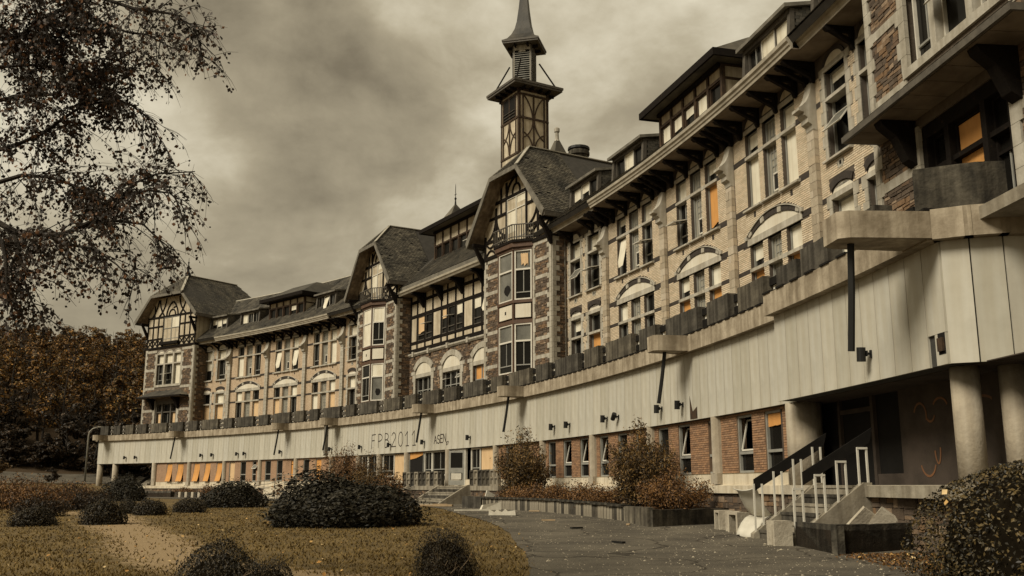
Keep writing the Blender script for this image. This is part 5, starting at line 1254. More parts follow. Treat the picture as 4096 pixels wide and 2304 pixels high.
def resample(P, n):
    o = []
    for i in range(n+1):
        t = i/n*(len(P)-1); k = min(int(t), len(P)-2); f = t-k
        p0, p1, p2, p3 = P[max(k-1, 0)], P[k], P[k+1], P[min(k+2, len(P)-1)]
        o.append(tuple(.5*(2*p1[j]+(p2[j]-p0[j])*f+(2*p0[j]-5*p1[j]+4*p2[j]-p3[j])*f*f+(3*p1[j]-p0[j]-3*p2[j]+p3[j])*f**3) for j in (0, 1)))
    return o
def sheet(name, A, B, n, m, dz, mt, jag=0):
    A, B = resample(A, n), resample(B, n); vs = []
    for i, (a, b) in enumerate(zip(A, B)):
        for j in range(m+1):
            t = j/m; x, y = a[0]+(b[0]-a[0])*t, a[1]+(b[1]-a[1])*t
            if j == 0 and jag: x += random.uniform(-jag, jag); y += random.uniform(-jag, jag)
            vs.append((x, y, gz(x, y)+dz))
    fs = [(i*(m+1)+j, i*(m+1)+j+1, (i+1)*(m+1)+j+1, (i+1)*(m+1)+j) for i in range(n) for j in range(m)]
    me = bpy.data.meshes.new(name); me.from_pydata(vs, [], fs); me.materials.append(MATS[mt]); me.polygons.foreach_set('use_smooth', [True]*len(fs)); o = link(name, me); o['kind'] = 'structure'; return A
LE = sheet('asphalt_yard', LEDGE, AEDGE, 130, 14, .02, 'asphalt', .05)
sheet('road', [(-130, 88), (-100, 98), (-72, 106), (-54, 112), (-45, 118), (-38, 128), (-34, 145)], [(-132, 96), (-102, 106), (-74, 114), (-57, 120), (-49, 126), (-45, 132), (-41, 147)], 50, 5, .06, 'asphalt')
# kerb stones and low wall beside the road
k = thing('road_kerb', 'pale kerb along the near edge of the road at left', 'kerb', T(-80, 103.5, gz(-80, 103.5)))
P = resample([(-130, 87.6), (-100, 97.6), (-72, 105.6), (-54.2, 111.7)], 40)
mb = MB()
for a, b in zip(P, P[1:]): mb.bar((*a, gz(*a)+.1), (*b, gz(*b)+.1), .3, .25, (0, 0, 1))
split('kerb_stone', mb, 'pale_concrete', k)

# ------------------------------------------------------------ street lamp, stairs, planters, litter
x, y = -50.2, 116.5; M = T(x, y, gz(x, y)); t = thing('street_lamp', 'tall thin grey street lamp with a curved arm beyond the left end of the annex', 'street lamp', M)
obj('pole', MB().tube([(0, 0, 0), (0, 0, 5.4), (.1, 0, 5.9), (.45, 0, 6.25), (1.1, 0, 6.45)], [.12, .10, .085, .07, .06], 10), 'grey_metal', t, M, True)
obj('lamp_head', MB().box(1.0, 1.6, -.1, .1, 6.4, 6.52), 'grey_metal', t, M)

def staircase(name, lab, s0, s1, vt, n, tread, ztop, zbot, wallmat='concrete'):
    F = frame((s0+s1)/2, vt); w = abs(s0-s1)/2; t = thing(name, lab, 'stairs', F @ T(0, 0, zbot)); h = (ztop-zbot)/n
    for i in range(n): obj('step', MB().box(-w, w, -.1, tread*(n-i), zbot-.3 if i == 0 else zbot+h*i, zbot+h*(i+1)-.006).box(-w-.01, w+.01, tread*(n-i)-.02, tread*(n-i)+.025, zbot+h*(i+1)-.07, zbot+h*(i+1)), 'concrete' if i % 2 else 'dark_concrete', t, F)
    L = tread*n
    for sg in (-1, 1): obj('side_wall', MB().side([(-.05, ztop+.06), (.15, ztop+.06), (L+.15, zbot+.12), (L+.15, zbot-.3), (-.05, zbot-.3)], sg*(w+.03), sg*(w+.25)), wallmat, t, F)
    return t, F, w, L
t, F, w, L = staircase('garden_stairs', 'short flight of concrete steps with sloping side walls below the open garden door', -5.75, -9.85, WO+1.05, 6, .30, 1.46, .36)
t, F, w, L = staircase('porch_stairs', 'concrete steps with dark board handrails on pale posts before the near porch', -44.95, -47.15, WO+.05, 6, .30, 1.47, .14)
for sg, s in ((1, 'far'), (-1, 'near')):
    x = sg*(w+.13); e = .05 if sg > 0 else -.2; hr = obj('handrail', MB().side([(-.2, 2.82), (L+e, 1.62-.6*(e-.05)), (L+e, 1.32-.6*(e-.05)), (-.1, 2.46)], x-.025, x+.025), 'dark_board', t, F)
    mb = MB()
    for i in range(4):
        y = .12+i*(L-.05)/3.2; zs = 1.5+.06-(y)*(1.33/(L)) ; zt = 2.62-y*.575
        for dy in (-.11, .11): mb.box(x-sg*.0+ (-.02 if sg > 0 else -.02), x+.025, y+dy-.021, y+dy+.021, max(.0, zs-dy*.6-.05), (zt-.1 if sg > 0 else zt-.25))
        if sg < 0: mb.box(x-.03, x+.02, y-.131, y+.131, zt-.25, zt-.2)
    # posts shifted just outside the board
    split('post', mb, 'white_frame', hr, F @ T(-sg*.05 if sg > 0 else -.06, 0, 0))
# far stairs under the left end
M = frame(51.2, WO-1.2); t = thing('far_stairs', 'small stair with two dark sloping handrails under the far left end of the annex', 'stairs', M @ T(0, 0, 1.4))
for i in range(4): obj('step', MB().box(-1.0+.0, 1.0, -.3*i-.3, -.3*i, 1.2, 1.55+.16*i), 'concrete', t, M)
for x in (-1.1, 1.3): obj('handrail', MB().bar((x, .6, 1.75), (x-.3, -1.8, 3.3), .06, .3, (0, 0, 1)), 'dark_board', t, M)
# ramp railing before the left windows
t = thing('ramp_railing', 'thin grey metal railing rising along the ramp behind the round bushes', 'railing', frame(20.5, WO+1.6) @ T(0, 0, .5))
mb = MB(); pts = [(27.2, 1.75), (23.5, 1.95), (20.6, 2.35), (17.5, 2.4), (14.0, 2.45)]
for dz in (0, -.32, -.62): mb.tube([(*xy(s, WO+1.5), z+dz) for s, z in pts], .026, 6)
for s, z in ((26, 1.82), (24.3, 1.92), (22.4, 2.1), (20.6, 2.35), (18.6, 2.38), (16.6, 2.41), (14.2, 2.45)): mb.tube([(*xy(s, WO+1.5), .4), (*xy(s, WO+1.5), z)], .03, 6)
split('rail', mb, 'grey_metal', t)
obj('ramp_slab', arcsweep(MB(), [(WO+.2, .1), (WO+1.7, .1), (WO+1.7, 1.2), (WO+.2, 1.25)], 14, 24, True), 'band_paint', t)
def planter(name, lab, pts, h, th, mt, fill='soil', dz=0):
    cx_ = sum(p[0] for p in pts)/len(pts); cy_ = sum(p[1] for p in pts)/len(pts); t = thing(name, lab, 'planter', T(cx_, cy_, gz(cx_, cy_)))
    n = len(pts)
    for p, q in zip(pts, pts[1:]):
        d = Vector((q[0]-p[0], q[1]-p[1])); L = d.length; d.normalize(); nn = Vector((d.y, -d.x)); z = gz((p[0]+q[0])/2, (p[1]+q[1])/2)
        M = Matrix(((d.x, nn.x, 0, p[0]), (d.y, nn.y, 0, p[1]), (0, 0, 1, z), (0, 0, 0, 1)))
        mb = MB(); k = max(3, int(L/.25)); top = [(L*i/k, h+random.uniform(-.012, .012)) for i in range(k, -1, -1)]
        mb.prism([(0, -.3), (L, -.3)]+top, -th, 0); obj('planter_wall', mb, mt, t, M)
    if fill: obj('planter_soil', MB().plan(pts, -.2, gz(cx_, cy_)+h-.14), fill, t)
    return t
planter('near_planter', 'low mossy black-stained concrete planter wall at the foot of the porch stairs', [(6.52, 23.0), (6.66, 20.55), (9.5, 22.0), (9.9, 24.2)], .58, .16, 'mossy_concrete')
PLA = [(-1.4, 46.6), (.6, 41.4), (2.3, 37.0), (3.78, 32.9)]
pl = thing('long_planter', 'long planter of upright concrete slabs holding the rusty shrubs along the annex', 'planter', T(1.5, 39, gz(1.5, 39)))
def seg(p, q):
    d = Vector((q[0]-p[0], q[1]-p[1])); L = d.length; d.normalize(); nn = Vector((-d.y, d.x)) if -d.y < 0 or True else None
    nn = Vector((d.y, -d.x)); nn = nn if nn.x < 0 else -nn
    return Matrix(((d.x, nn.x, 0, p[0]), (d.y, nn.y, 0, p[1]), (0, 0, 1, gz((p[0]+q[0])/2, (p[1]+q[1])/2)), (0, 0, 0, 1))), L
RS = resample(PLA, 62)
for p, q in zip(RS, RS[1:]):
    M, L = seg(p, q); e = random.uniform(-.012, .015); obj('planter_slab', MB().box(.014, L-.014, -.12, e, -.1, .46+random.uniform(-.01, .01)), 'concrete' if random.random() < .7 else 'dark_concrete', pl, M)
for p, q in zip(RS[::6], RS[6::6]): M, L = seg(p, q); obj('planter_coping', MB().box(0, L-.01, -.3, .08, .47, .54), 'mossy_concrete', pl, M)
M, L = seg((-2.0, 47.2), (-1.42, 46.6)); obj('planter_wall', MB().box(-.5, L, -.3, .06, -.2, .56), 'dark_concrete', pl, M)
for p, q, mt in (((3.8, 32.85), (4.2, 30.3), 'dark_concrete'), ((4.2, 30.3), (7.0, 32.4), 'mossy_concrete')):
    d = Vector((q[0]-p[0], q[1]-p[1])); L = d.length; d.normalize(); nn = Vector((-d.y, d.x)); M = Matrix(((d.x, nn.x, 0, p[0]), (d.y, nn.y, 0, p[1]), (0, 0, 1, gz(*p)), (0, 0, 0, 1)))
    mb = MB(); k = 10; mb.prism([(0, -.3), (L, -.3)]+[(L*i/k, .52+random.uniform(-.012, .012)) for i in range(k, -1, -1)], -.1, .1); obj('planter_wall', mb, mt, pl, M)
V = [(*p, gz(*p)+.40) for p in PLA+[(4.2, 30.4)]]; WQ = [(*xy(s, WO+.05), .75) for s in (-19.5, -25, -30.5, -34.5, -37.5)]
obj('planter_soil', MB().add(V+WQ, [(i, i+1, i+6, i+5) for i in range(4)]), 'soil', pl)
planter('far_planter', 'grey concrete planter box by the plinth between the far round bushes', [xy(42.4, WO+3.0), xy(42.4, WO+3.6), xy(37.5, WO+3.6), xy(37.5, WO+3.0)], .55, .2, 'dark_concrete')
pl = thing('far_slab_planter', 'low planter of pale concrete slabs beside the far bushes', 'planter', T(*xy(34, WO+3.2), .4))
for i in range(9): s = 37.0-.6*i; obj('planter_slab', MB().box(-.2, .2, -.1, .02, .2, .92), 'pale_concrete' if i % 2 else 'dark_concrete', pl, frame(s, WO+3.3))
# concrete stools and slabs
def hollow(t, M, w, d, h, mt='pale_concrete'):
    mb = MB().box(-w/2, w/2, -d/2, d/2, h-.07, h).box(-w/2, -w/2+.08, -d/2, d/2, 0, h-.07).box(w/2-.08, w/2, -d/2, d/2, 0, h-.07).box(-w/2+.08, w/2-.08, -d/2, -d/2+.06, .0, h-.07); obj('block_shell', mb, mt, t, M)
for i, (s, v, r, lab) in enumerate(((-41.2, 1.45, 20, 'hollow pale concrete block, farthest of the row behind the broken chair'), (-41.9, 1.4, -8, 'hollow pale concrete block in the middle of the row behind the chair'), (-42.5, 1.5, 35, 'hollow pale concrete block leaning nearest the broken white chair'))):
    p = xy(s, WO+v); M = T(*p, gz(*p)+.02) @ Matrix.Rotation(R(r+75), 4, 'Z'); t = thing('concrete_block', lab, 'concrete block', M, 'hollow concrete blocks by the porch stairs'); hollow(t, M, .5, .4, .55)
M = T(6.17, 23.1, gz(6.4, 23)+.02) @ Matrix.Rotation(R(8), 4, 'Z'); t = thing('concrete_block', 'pale square concrete block at the corner where planter and porch stairs meet', 'concrete block', M, 'hollow concrete blocks by the porch stairs'); obj('block_shell', MB().box(-.22, .22, -.22, .22, 0, .56).box(-.235, -.22, -.12, .10, .02, .46), 'pale_concrete', t, M)
for i, (x, y, r, tx, ty, w, lab) in enumerate(((8.0, 22.6, 10, 30, 35, .62, 'pale broken slab tilted up at the left in the near planter'), (8.35, 22.4, -15, 28, 38, .56, 'brown-stained slab tilted beside the left one in the near planter'), (8.95, 23.2, 5, 8, -3, .9, 'upright pale slab behind the tilted ones in the near planter'), (9.15, 22.7, -10, -4, 3, .7, 'rust-stained slab standing by the hedge in the near planter'))):
    M = Tr(x, y, gz(x, y)+.50, 0, 0, r) @ Tr(0, 0, 0, tx, ty, 0); o = obj('concrete_slab', MB().box(-w/2, w/2, -.05, .05, -.35, .3), 'pale_concrete', None, M); tag(o, lab, 'slab', 'slabs dumped in the near planter')
# broken white chair
x, y = 6.38, 26.2; M = T(x, y, gz(x, y)+.02) @ Matrix.Diagonal((1.12, 1.12, 1.12, 1)); t = thing('plastic_chair', 'broken white moulded plastic chair tipped over by the porch stairs', 'chair', M)
def shell(prof, w, th=.025):
    mb = MB(); n = len(prof); m = 6; vs = []
    for y_, z_ in prof:
        for j in range(m+1): u = -1+2*j/m; vs.append((u*w/2, y_, z_+.05*u*u))
    k = len(vs); vs += [(a, b+.012, c-th) for a, b, c in vs]; fs = []
    for i in range(n-1):
        for j in range(m): q = (i*(m+1)+j, i*(m+1)+j+1, (i+1)*(m+1)+j+1, (i+1)*(m+1)+j); fs += [q, tuple(a+k for a in q[::-1])]
    for i in range(n-1):
        for j in (0, m): a, b = i*(m+1)+j, (i+1)*(m+1)+j; fs.append((a, b, b+k, a+k))
    for i in (0, n-1):
        for j in range(m): a = i*(m+1)+j; fs.append((a, a+1, a+1+k, a+k))
    return mb.add(vs, fs)
Mc = M @ Tr(0, 0, 0, 0, 0, -52)
obj('backrest', shell([(.30, .44), (.16, .50), (-.02, .66), (-.16, .86), (-.26, 1.02), (-.40, 1.06)], .60), 'white_plastic', t, Mc, True)
obj('seat', shell([(.32, .42), (.18, .43), (.0, .37), (-.16, .25), (-.28, .10), (-.34, .0)], .60), 'white_plastic', t, Mc, True)
mb = MB()
for x_ in (-.22, .22): mb.tube([(x_, -.4, .03), (x_, -.1, .03), (x_, .25, .03), (x_, .3, .42)], .015, 6)
split('leg', mb, 'black_metal', t, Mc)
# litter on the yard
def litter(name, lab, cat, x, y, r, mb, mt, dz=.03, tilt=(0, 0)):
    M = Tr(x, y, gz(x, y)+dz, tilt[0], tilt[1], r); o = obj(name, mb, mt, None, M); tag(o, lab, cat)
litter('cardboard_box', 'crushed white cardboard box lying on the asphalt by the slab planter', 'box', -.95, 42.5, 20, MB().add([(-.45, -.2, 0), (.45, -.2, 0), (.4, .2, 0), (-.4, .2, 0), (-.35, -.2, .22), (.45, -.15, .34), (.4, .2, .30), (-.3, .2, .2)], [(0, 1, 5, 4), (1, 2, 6, 5), (2, 3, 7, 6), (3, 0, 4, 7), (4, 5, 6, 7), (0, 3, 2, 1)]), 'card')
litter('styrofoam_piece', 'ragged white foam piece on the asphalt near the lawn edge', 'foam piece', -.35, 36.6, -5, MB().prism([(-.5, 0), (.5, 0), (.48, .18), (.2, .14), (.12, .24), (-.02, .1), (-.2, .2), (-.3, .1), (-.48, .2)], -.15, .15), 'card')
litter('white_panel_scrap', 'thin white strip lying left of the crushed box', 'scrap', -1.65, 41.5, 10, MB().box(-.75, .75, -.08, .08, 0, .05), 'card')
litter('white_sign_scrap', 'white rectangular sheet leaning at the near corner of the garden stairs', 'scrap', -1.25, 49.8, 30, MB().box(-.25, .25, -.03, .03, 0, .8).box(-.15, .15, -.034, .034, .3, .6), 'white_plastic', .05, (-20, 28))
for i, (x, y, r, mt, lab) in enumerate(((-4.3, 51.5, 5, 'board_wood', 'brown board lying at the foot of the garden stairs'), (-3.9, 49.8, -8, 'board_wood', 'long plank end lying before the garden stairs'), (-5.0, 50.6, 12, 'card', 'pale warped sheet beside the boards by the garden stairs'))):
    litter('wooden_board', lab, 'board', x, y, r, MB().box(-.95+.2*i, .95, -.2, .2, 0, .09), mt)
for i in range(5):
    x, y = ((1.2, 33), (1.9, 29.5), (3.6, 31), (2.6, 24.5), (.9, 40))[i]
    litter('twig', 'dark flat scrap on the asphalt, %s from the lawn corner' % ORD[i], 'scrap', x, y, i*40, MB().box(-.22, .22, -.05, .05, 0, .04), 'black_metal' if i % 2 else 'board_wood')
mb = MB()
for i in range(2200):
    k = random.random(); s = random.randrange(130); a, b = LE[s], None
    y = 14+34*random.random()**1.7; 
    xl = np.interp(y, [p[1] for p in LEDGE[:9]], [p[0] for p in LEDGE[:9]]); xr = CX+math.sqrt(max(0, (RA-1.5)**2-(y-CY)**2)); x = xl+.1+(xr-xl)*random.random()**.9
    r = random.uniform(.007, .022)*(1 if random.random() < .95 else 2.2); z = gz(x, y)+.022; a0 = random.uniform(0, 6.28); q = [(x+r*random.uniform(.5, 1.5)*math.cos(a0+j*1.57), y+r*random.uniform(.5, 1.3)*math.sin(a0+j*1.57), z) for j in range(4)]
    mb.add(q+[(x, y, z+r*.6)], [(0, 1, 4), (1, 2, 4), (2, 3, 4), (3, 0, 4)], random.random())
obj('gravel_litter', mb, 'crumb', kind='stuff')
# ------------------------------------------------------------ vegetation
def leafmesh(name, P, Nn, size, tint, mt, aspect=.6, fold=.25, rng=RNG):
    """pointed folded leaves (two triangles each) at P, roughly facing Nn"""
    n = len(P); P = np.asarray(P, float); Nn = np.asarray(Nn, float); size = np.broadcast_to(np.asarray(size, float), (n,))
    Nn = Nn/np.maximum(1e-6, np.linalg.norm(Nn, axis=1, keepdims=True)); r = rng.normal(size=(n, 3)); A = np.cross(Nn, r); A /= np.maximum(1e-6, np.linalg.norm(A, axis=1, keepdims=True)); B = np.cross(Nn, A)
    s = size[:, None]; V = np.empty((n, 4, 3)); V[:, 0] = P-A*s*.5; V[:, 1] = P+B*s*aspect*.5+Nn*s*fold*.4; V[:, 2] = P+A*s*.5; V[:, 3] = P-B*s*aspect*.5+Nn*s*fold*.4
    me = bpy.data.meshes.new(name); me.vertices.add(n*4); me.vertices.foreach_set('co', V.ravel())
    b = np.arange(n)[:, None]*4; F = np.concatenate([b+0, b+1, b+2, b+0, b+2, b+3], axis=1).ravel()
    me.loops.add(n*6); me.loops.foreach_set('vertex_index', F.astype(np.int32)); me.polygons.add(n*2); me.polygons.foreach_set('loop_start', np.arange(0, n*6, 3, dtype=np.int32))
    me.update(calc_edges=True); at = me.attributes.new('tint', 'FLOAT', 'FACE'); at.data.foreach_set('value', np.repeat(tint if tint is not None else rng.random(n), 2).astype(np.float32))
    me.materials.append(MATS[mt]); return me
def lumps(D, k, amp, rng):
    o = np.ones(len(D))
    for _ in range(k):
        c = rng.normal(size=3); c[2] = abs(c[2])*.8; c /= np.linalg.norm(c); d = D@c; o += amp*rng.uniform(.4, 1)*np.exp((d-1)/rng.uniform(.03, .10))
    o += amp*.5*np.sin(D[:, 0]*5+rng.uniform(0, 6))*np.sin(D[:, 1]*4+rng.uniform(0, 6))
    return o
def bush_meshes(seed, n, size, mt, k=26, amp=.22, low=-.25, aspect=.5, outward=.8, power=1.0):
    """unit dome: radius 1, height 1"""
    rng = np.random.default_rng(seed); D = rng.normal(size=(int(n*1.6), 3)); D /= np.linalg.norm(D, axis=1, keepdims=True); D = D[D[:, 2] > low][:n]; st = rng.bit_generator.state
    r1 = np.random.default_rng(seed+1); R_ = lumps(D, k, amp, r1); R_ /= np.quantile(R_, .9)
    dep = 1-.30*rng.random(len(D))**2.2; dep = np.where(rng.random(len(D)) < .09, 1+.18*rng.random(len(D)), dep); P = D*(R_*dep)[:, None]; P[:, 2] = np.maximum(P[:, 2], .02)
    N_ = D*outward+rng.normal(size=D.shape)*.55; N_[:, 2] += .25
    fol = leafmesh('foliage', P, N_, size*rng.uniform(.7, 1.25, len(D)), None, mt, aspect, .3, rng)
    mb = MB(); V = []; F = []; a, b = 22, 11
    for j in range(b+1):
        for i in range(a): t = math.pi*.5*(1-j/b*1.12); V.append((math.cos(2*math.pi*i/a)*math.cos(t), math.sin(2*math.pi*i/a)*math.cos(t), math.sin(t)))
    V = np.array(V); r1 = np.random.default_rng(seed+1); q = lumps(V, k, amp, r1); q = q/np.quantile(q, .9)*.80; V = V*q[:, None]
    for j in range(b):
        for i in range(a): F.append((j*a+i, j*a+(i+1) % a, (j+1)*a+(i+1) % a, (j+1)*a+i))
    mb.add([tuple(p) for p in V], F); core = mb.mesh('dark_core', 'leaf_core', True)  # added near-black blob inside the leaves, blocks the view through the bush
    return fol, core
def bush(name, lab, x, y, rx, ry, h, ms, cat='bush', group=None, rot=0, dz=0):
    M = T(x, y, gz(x, y)+dz-.03) @ Matrix.Rotation(R(rot), 4, 'Z'); t = thing(name, lab, cat, M, group); Ms = M @ Matrix.Diagonal((rx, ry, h, 1))
    link('foliage', ms[0], t, Ms); link('dark_core', ms[1], t, Ms); return t, M
BIG = bush_meshes(3, 17000, .062, 'bush_leaf', 90, .115, -.15)
MID = bush_meshes(11, 7500, .085, 'bush_leaf', 60, .11)
BOXA = bush_meshes(21, 5200, .085, 'box_leaf', 46, .13); BOXB = bush_meshes(33, 5200, .085, 'box_leaf', 40, .15)
NEAR1 = bush_meshes(41, 11000, .050, 'box_leaf', 60, .13, -.35, .42); NEAR2 = bush_meshes(47, 12000, .048, 'box_leaf', 60, .15, -.35, .42)
bush('round_bush', 'broad dark evergreen bush, the largest on the lawn, beside the asphalt', -5.42, 31.6, 2.62, 2.2, 1.62, BIG)
bush('round_bush', 'wide dark bush behind and left of the largest bush, below the ramp railing', -13.8, 49.5, 1.75, 1.6, 1.32, MID, rot=40)
RG = 'small clipped bushes along the back of the lawn'
for x, y, w, h, ms, rt, lab in ((-13.1, 40.4, .72, .66, BOXA, 10, 'small clipped bush touching the left side of the wide dark bush'), (-13.7, 37.8, .70, .70, BOXB, 70, 'small clipped brown-green bush, middle of the three left of the wide bush'), (-14.9, 38.8, .55, .62, BOXA, 130, 'small half-hidden bush at the left of the three clipped ones'),
                                (-13.1, 32.0, .74, .95, BOXB, 200, 'clipped bush by the worn path with a lighter leafless side'), (-14.9, 31.2, .78, .66, BOXA, 250, 'low dark bush at the left lawn edge before the brown weeds'), (-26.9, 69.0, 1.55, 1.75, MID, 160, 'dark round bush in front of the far porch columns')):
    bush('clipped_bush', lab, x, y, w, w*.92, h, ms, group=RG, rot=rt)
t, M = bush('clipped_bush', 'dark box bush nearest the camera at the bottom edge with pale bare twigs showing', -3.42, 11.9, .64, .60, 1.0, NEAR1, group=RG, rot=15)
BT = MB()
def twigs(M, n, rad, h, mt='pale_twig', seed=1):
    rr = random.Random(seed); mb = MB()
    for i in range(n):
        a = rr.uniform(3.6, 5.8); x, y, z = .12*math.cos(a), .12*math.sin(a), .05; pts = [(x, y, z)]
        for k in range(4): x += rr.uniform(.02, rad*.30)*math.cos(a+rr.uniform(-.7, .7)); y += rr.uniform(.05, rad*.36)*math.sin(a+rr.uniform(-.3, .3)); z += h*rr.uniform(.1, .26); pts.append((x, y, z))
        mb.tube(pts, [.008, .006, .005, .004, .003], 4)
        for q in pts[2:4]: mb.tube([q, (q[0]+rr.uniform(-.12, .12), q[1]-.03, q[2]+rr.uniform(.03, .12))], [.004, .002], 4)
    return mb
obj('bare_twigs', twigs(M, 9, .62, .62, seed=4), 'pale_twig', t, M, kind='stuff')
bush('clipped_bush', 'lower right lobe of dark box beside the nearest bush', -2.88, 12.0, .42, .42, .72, NEAR2, group=RG, rot=80)
t, M = bush('clipped_bush', 'solitary small round dark bush low on the lawn by the asphalt curve', -.98, 15.2, .54, .50, .97, NEAR2, group=RG, rot=30)
obj('bare_twigs', twigs(M, 6, .5, .6, seed=9), 'pale_twig', t, M, kind='stuff')
# near hedge at right
def hedge():
    rng = np.random.default_rng(77); n = 26000; M = T(8.4, 13.6, gz(8, 13.6)); t = thing('hedge', 'dense small-leaved hedge filling the lower right corner, dead maple leaves caught in it', 'hedge', M)
    D = rng.normal(size=(n*2, 3)); D /= np.linalg.norm(D, axis=1, keepdims=True); D = D[D[:, 2] > -.35][:n]
    sup = (np.abs(D)**3.2).sum(1)**(-1/3.2); r1 = np.random.default_rng(5); lu = lumps(D, 50, .10, r1); lu /= np.quantile(lu, .85); P = D*(sup*lu*(1-.2*rng.random(len(D))**2.5))[:, None]*np.array([2.75, 1.9, 2.12]); P[:, 2] = np.abs(P[:, 2])
    N_ = D*.7+rng.normal(size=D.shape)*.6; N_[:, 2] += .3
    link('foliage', leafmesh('foliage', P, N_, .058*rng.uniform(.7, 1.3, len(D)), None, 'hedge_leaf', .55, .3, rng), t, M)
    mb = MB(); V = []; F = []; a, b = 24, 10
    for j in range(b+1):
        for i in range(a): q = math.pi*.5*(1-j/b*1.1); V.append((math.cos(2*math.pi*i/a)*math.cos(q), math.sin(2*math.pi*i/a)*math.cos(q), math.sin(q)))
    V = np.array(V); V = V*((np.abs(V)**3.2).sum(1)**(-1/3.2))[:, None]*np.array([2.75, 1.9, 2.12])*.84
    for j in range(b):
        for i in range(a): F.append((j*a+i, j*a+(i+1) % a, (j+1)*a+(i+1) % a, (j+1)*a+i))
    obj('dark_core', mb.add([tuple(p) for p in V], F), 'leaf_core', t, M, True)  # added near-black filler so the hedge cannot be seen through
    k = 15; Dl = D[(D[:, 1] < -.1) & (D[:, 2] < .8)][:k]; sup = (np.abs(Dl)**3.2).sum(1)**(-1/3.2); Pl = Dl*(sup*1.03)[:, None]*np.array([2.75, 1.9, 2.12])
    link('caught_leaves', leafmesh('caught_leaves', Pl, Dl+rng.normal(size=Dl.shape)*.4, .10, None, 'fallen_leaf', .85, .2, rng), t, M)['kind'] = 'stuff'
hedge()
# upright shrubs
def shrub(name, lab, x, y, rx, h, mt, stems=46, per=60, leaf=.12, z0=None, seed=1, droop=.25, cat='shrub', group=None, aspect=.3, ry=None):
    rng = np.random.default_rng(seed); z = gz(x, y) if z0 is None else z0; M = T(x, y, z); t = thing(name, lab, cat, M, group); mb = MB(); P = []; N_ = []; ry = ry or rx
    for i in range(stems):
        a = rng.uniform(0, 6.283); q = math.sqrt(rng.random()); X, Y = rx*q*math.cos(a), ry*q*math.sin(a); hh = h*rng.uniform(.55, 1.0)*(1-.35*q); b = rng.uniform(.25, .5); pts = []
        for k in range(6): u = k/5; pts.append(np.array([X*(b+(1-b)*u**1.3), Y*(b+(1-b)*u**1.3), hh*(u-droop*.5*u*u*q)]))
        mb.tube(pts, [.014, .012, .010, .008, .006, .003], 4)
        for k in range(per):
            u = rng.uniform(.12, 1.0); f = u*5; j = min(4, int(f)); p = pts[j]+(pts[j+1]-pts[j])*(f-j); s = .16*(1-u*.6)*(rx/1.2+.5); P.append(p+rng.normal(size=3)*s*[1, 1, .8]); N_.append([rng.normal()+X*.6, rng.normal()+Y*.6, rng.uniform(-.3, 1.2)])
    P = np.array(P); P[:, 2] = np.maximum(P[:, 2], .03)
    link('foliage', leafmesh('foliage', P, N_, leaf*rng.uniform(.6, 1.3, len(P)), None, mt, aspect, .25, rng), t, M); obj('stems', mb, 'twig', t, M, kind='stuff'); return t
x, y = xy(-20.6, WO+2.0); shrub('tall_shrub', 'tall rust-brown shrub with upright sprays at the far end of the slab planter', x, y, 1.45, 4.1, 'buddleia_leaf', 90, 110, .16, .75, 5)
x, y = xy(-34.0, WO+1.5); shrub('tall_shrub', 'tallest rust-brown shrub reaching the fascia in the middle of the planter', x, y, 1.3, 3.7, 'buddleia_leaf', 110, 120, .14, .7, 6)
x, y = xy(-37.0, WO+1.5); shrub('rust_bush', 'low spreading rust-red shrub at the near end of the slab planter', x, y, 1.35, 1.75, 'rust_leaf', 90, 100, .08, .6, 7, .5, aspect=.5)
for i, (s, v) in enumerate(((-23.2, 3.0), (-25.6, 2.9), (-27.8, 2.8), (-30.0, 2.5), (-32.4, 2.6))):
    x, y = xy(s, WO+v); shrub('rust_bush', 'low rust-red planter shrub, %s from the far end of the row' % ORD[i], x, y, 1.25, 1.1+.12*(i % 2), 'rust_leaf', 60, 70, .08, .65, 20+i, .5, group='low rust-red shrubs in the slab planter', aspect=.5)
x, y = xy(8.4, WO+2.2); shrub('tall_shrub', 'rust-brown shrub with sprays rising behind the largest bush', x, y, 2.1, 4.9, 'rust_leaf', 100, 90, .16, None, 31)
x, y = xy(3.2, WO+2.4); shrub('tall_shrub', 'paler feathery shrub left of the garden door', x, y, 1.5, 4.0, 'buddleia_leaf', 70, 80, .15, None, 32)
x, y = xy(-.6, WO+2.6); shrub('rust_bush', 'rust-red shrub by the left side of the garden stairs', x, y, 1.3, 2.5, 'rust_leaf', 60, 70, .11, None, 33, aspect=.5)
x, y = xy(37.0, WO+2.4); shrub('rust_bush', 'small dark red shrub on the far planter', x, y, 1.1, 1.2, 'rust_leaf', 40, 50, .12, None, 34, aspect=.5)
x, y = xy(31.5, WO+2.4); shrub('rust_bush', 'thin rusty shrub between the far planter and the railing', x, y, 1.6, 1.6, 'rust_leaf', 40, 45, .13, None, 35, aspect=.5)
x, y = xy(20.6, WO+2.2); shrub('young_sapling', 'thin sapling with a few broad leaves standing by the ramp railing', x, y, .45, 2.6, 'rust_leaf', 7, 9, .26, None, 36, aspect=.6, cat='sapling')
WG = 'brown weedy shrubs at the left edge of the lawn'
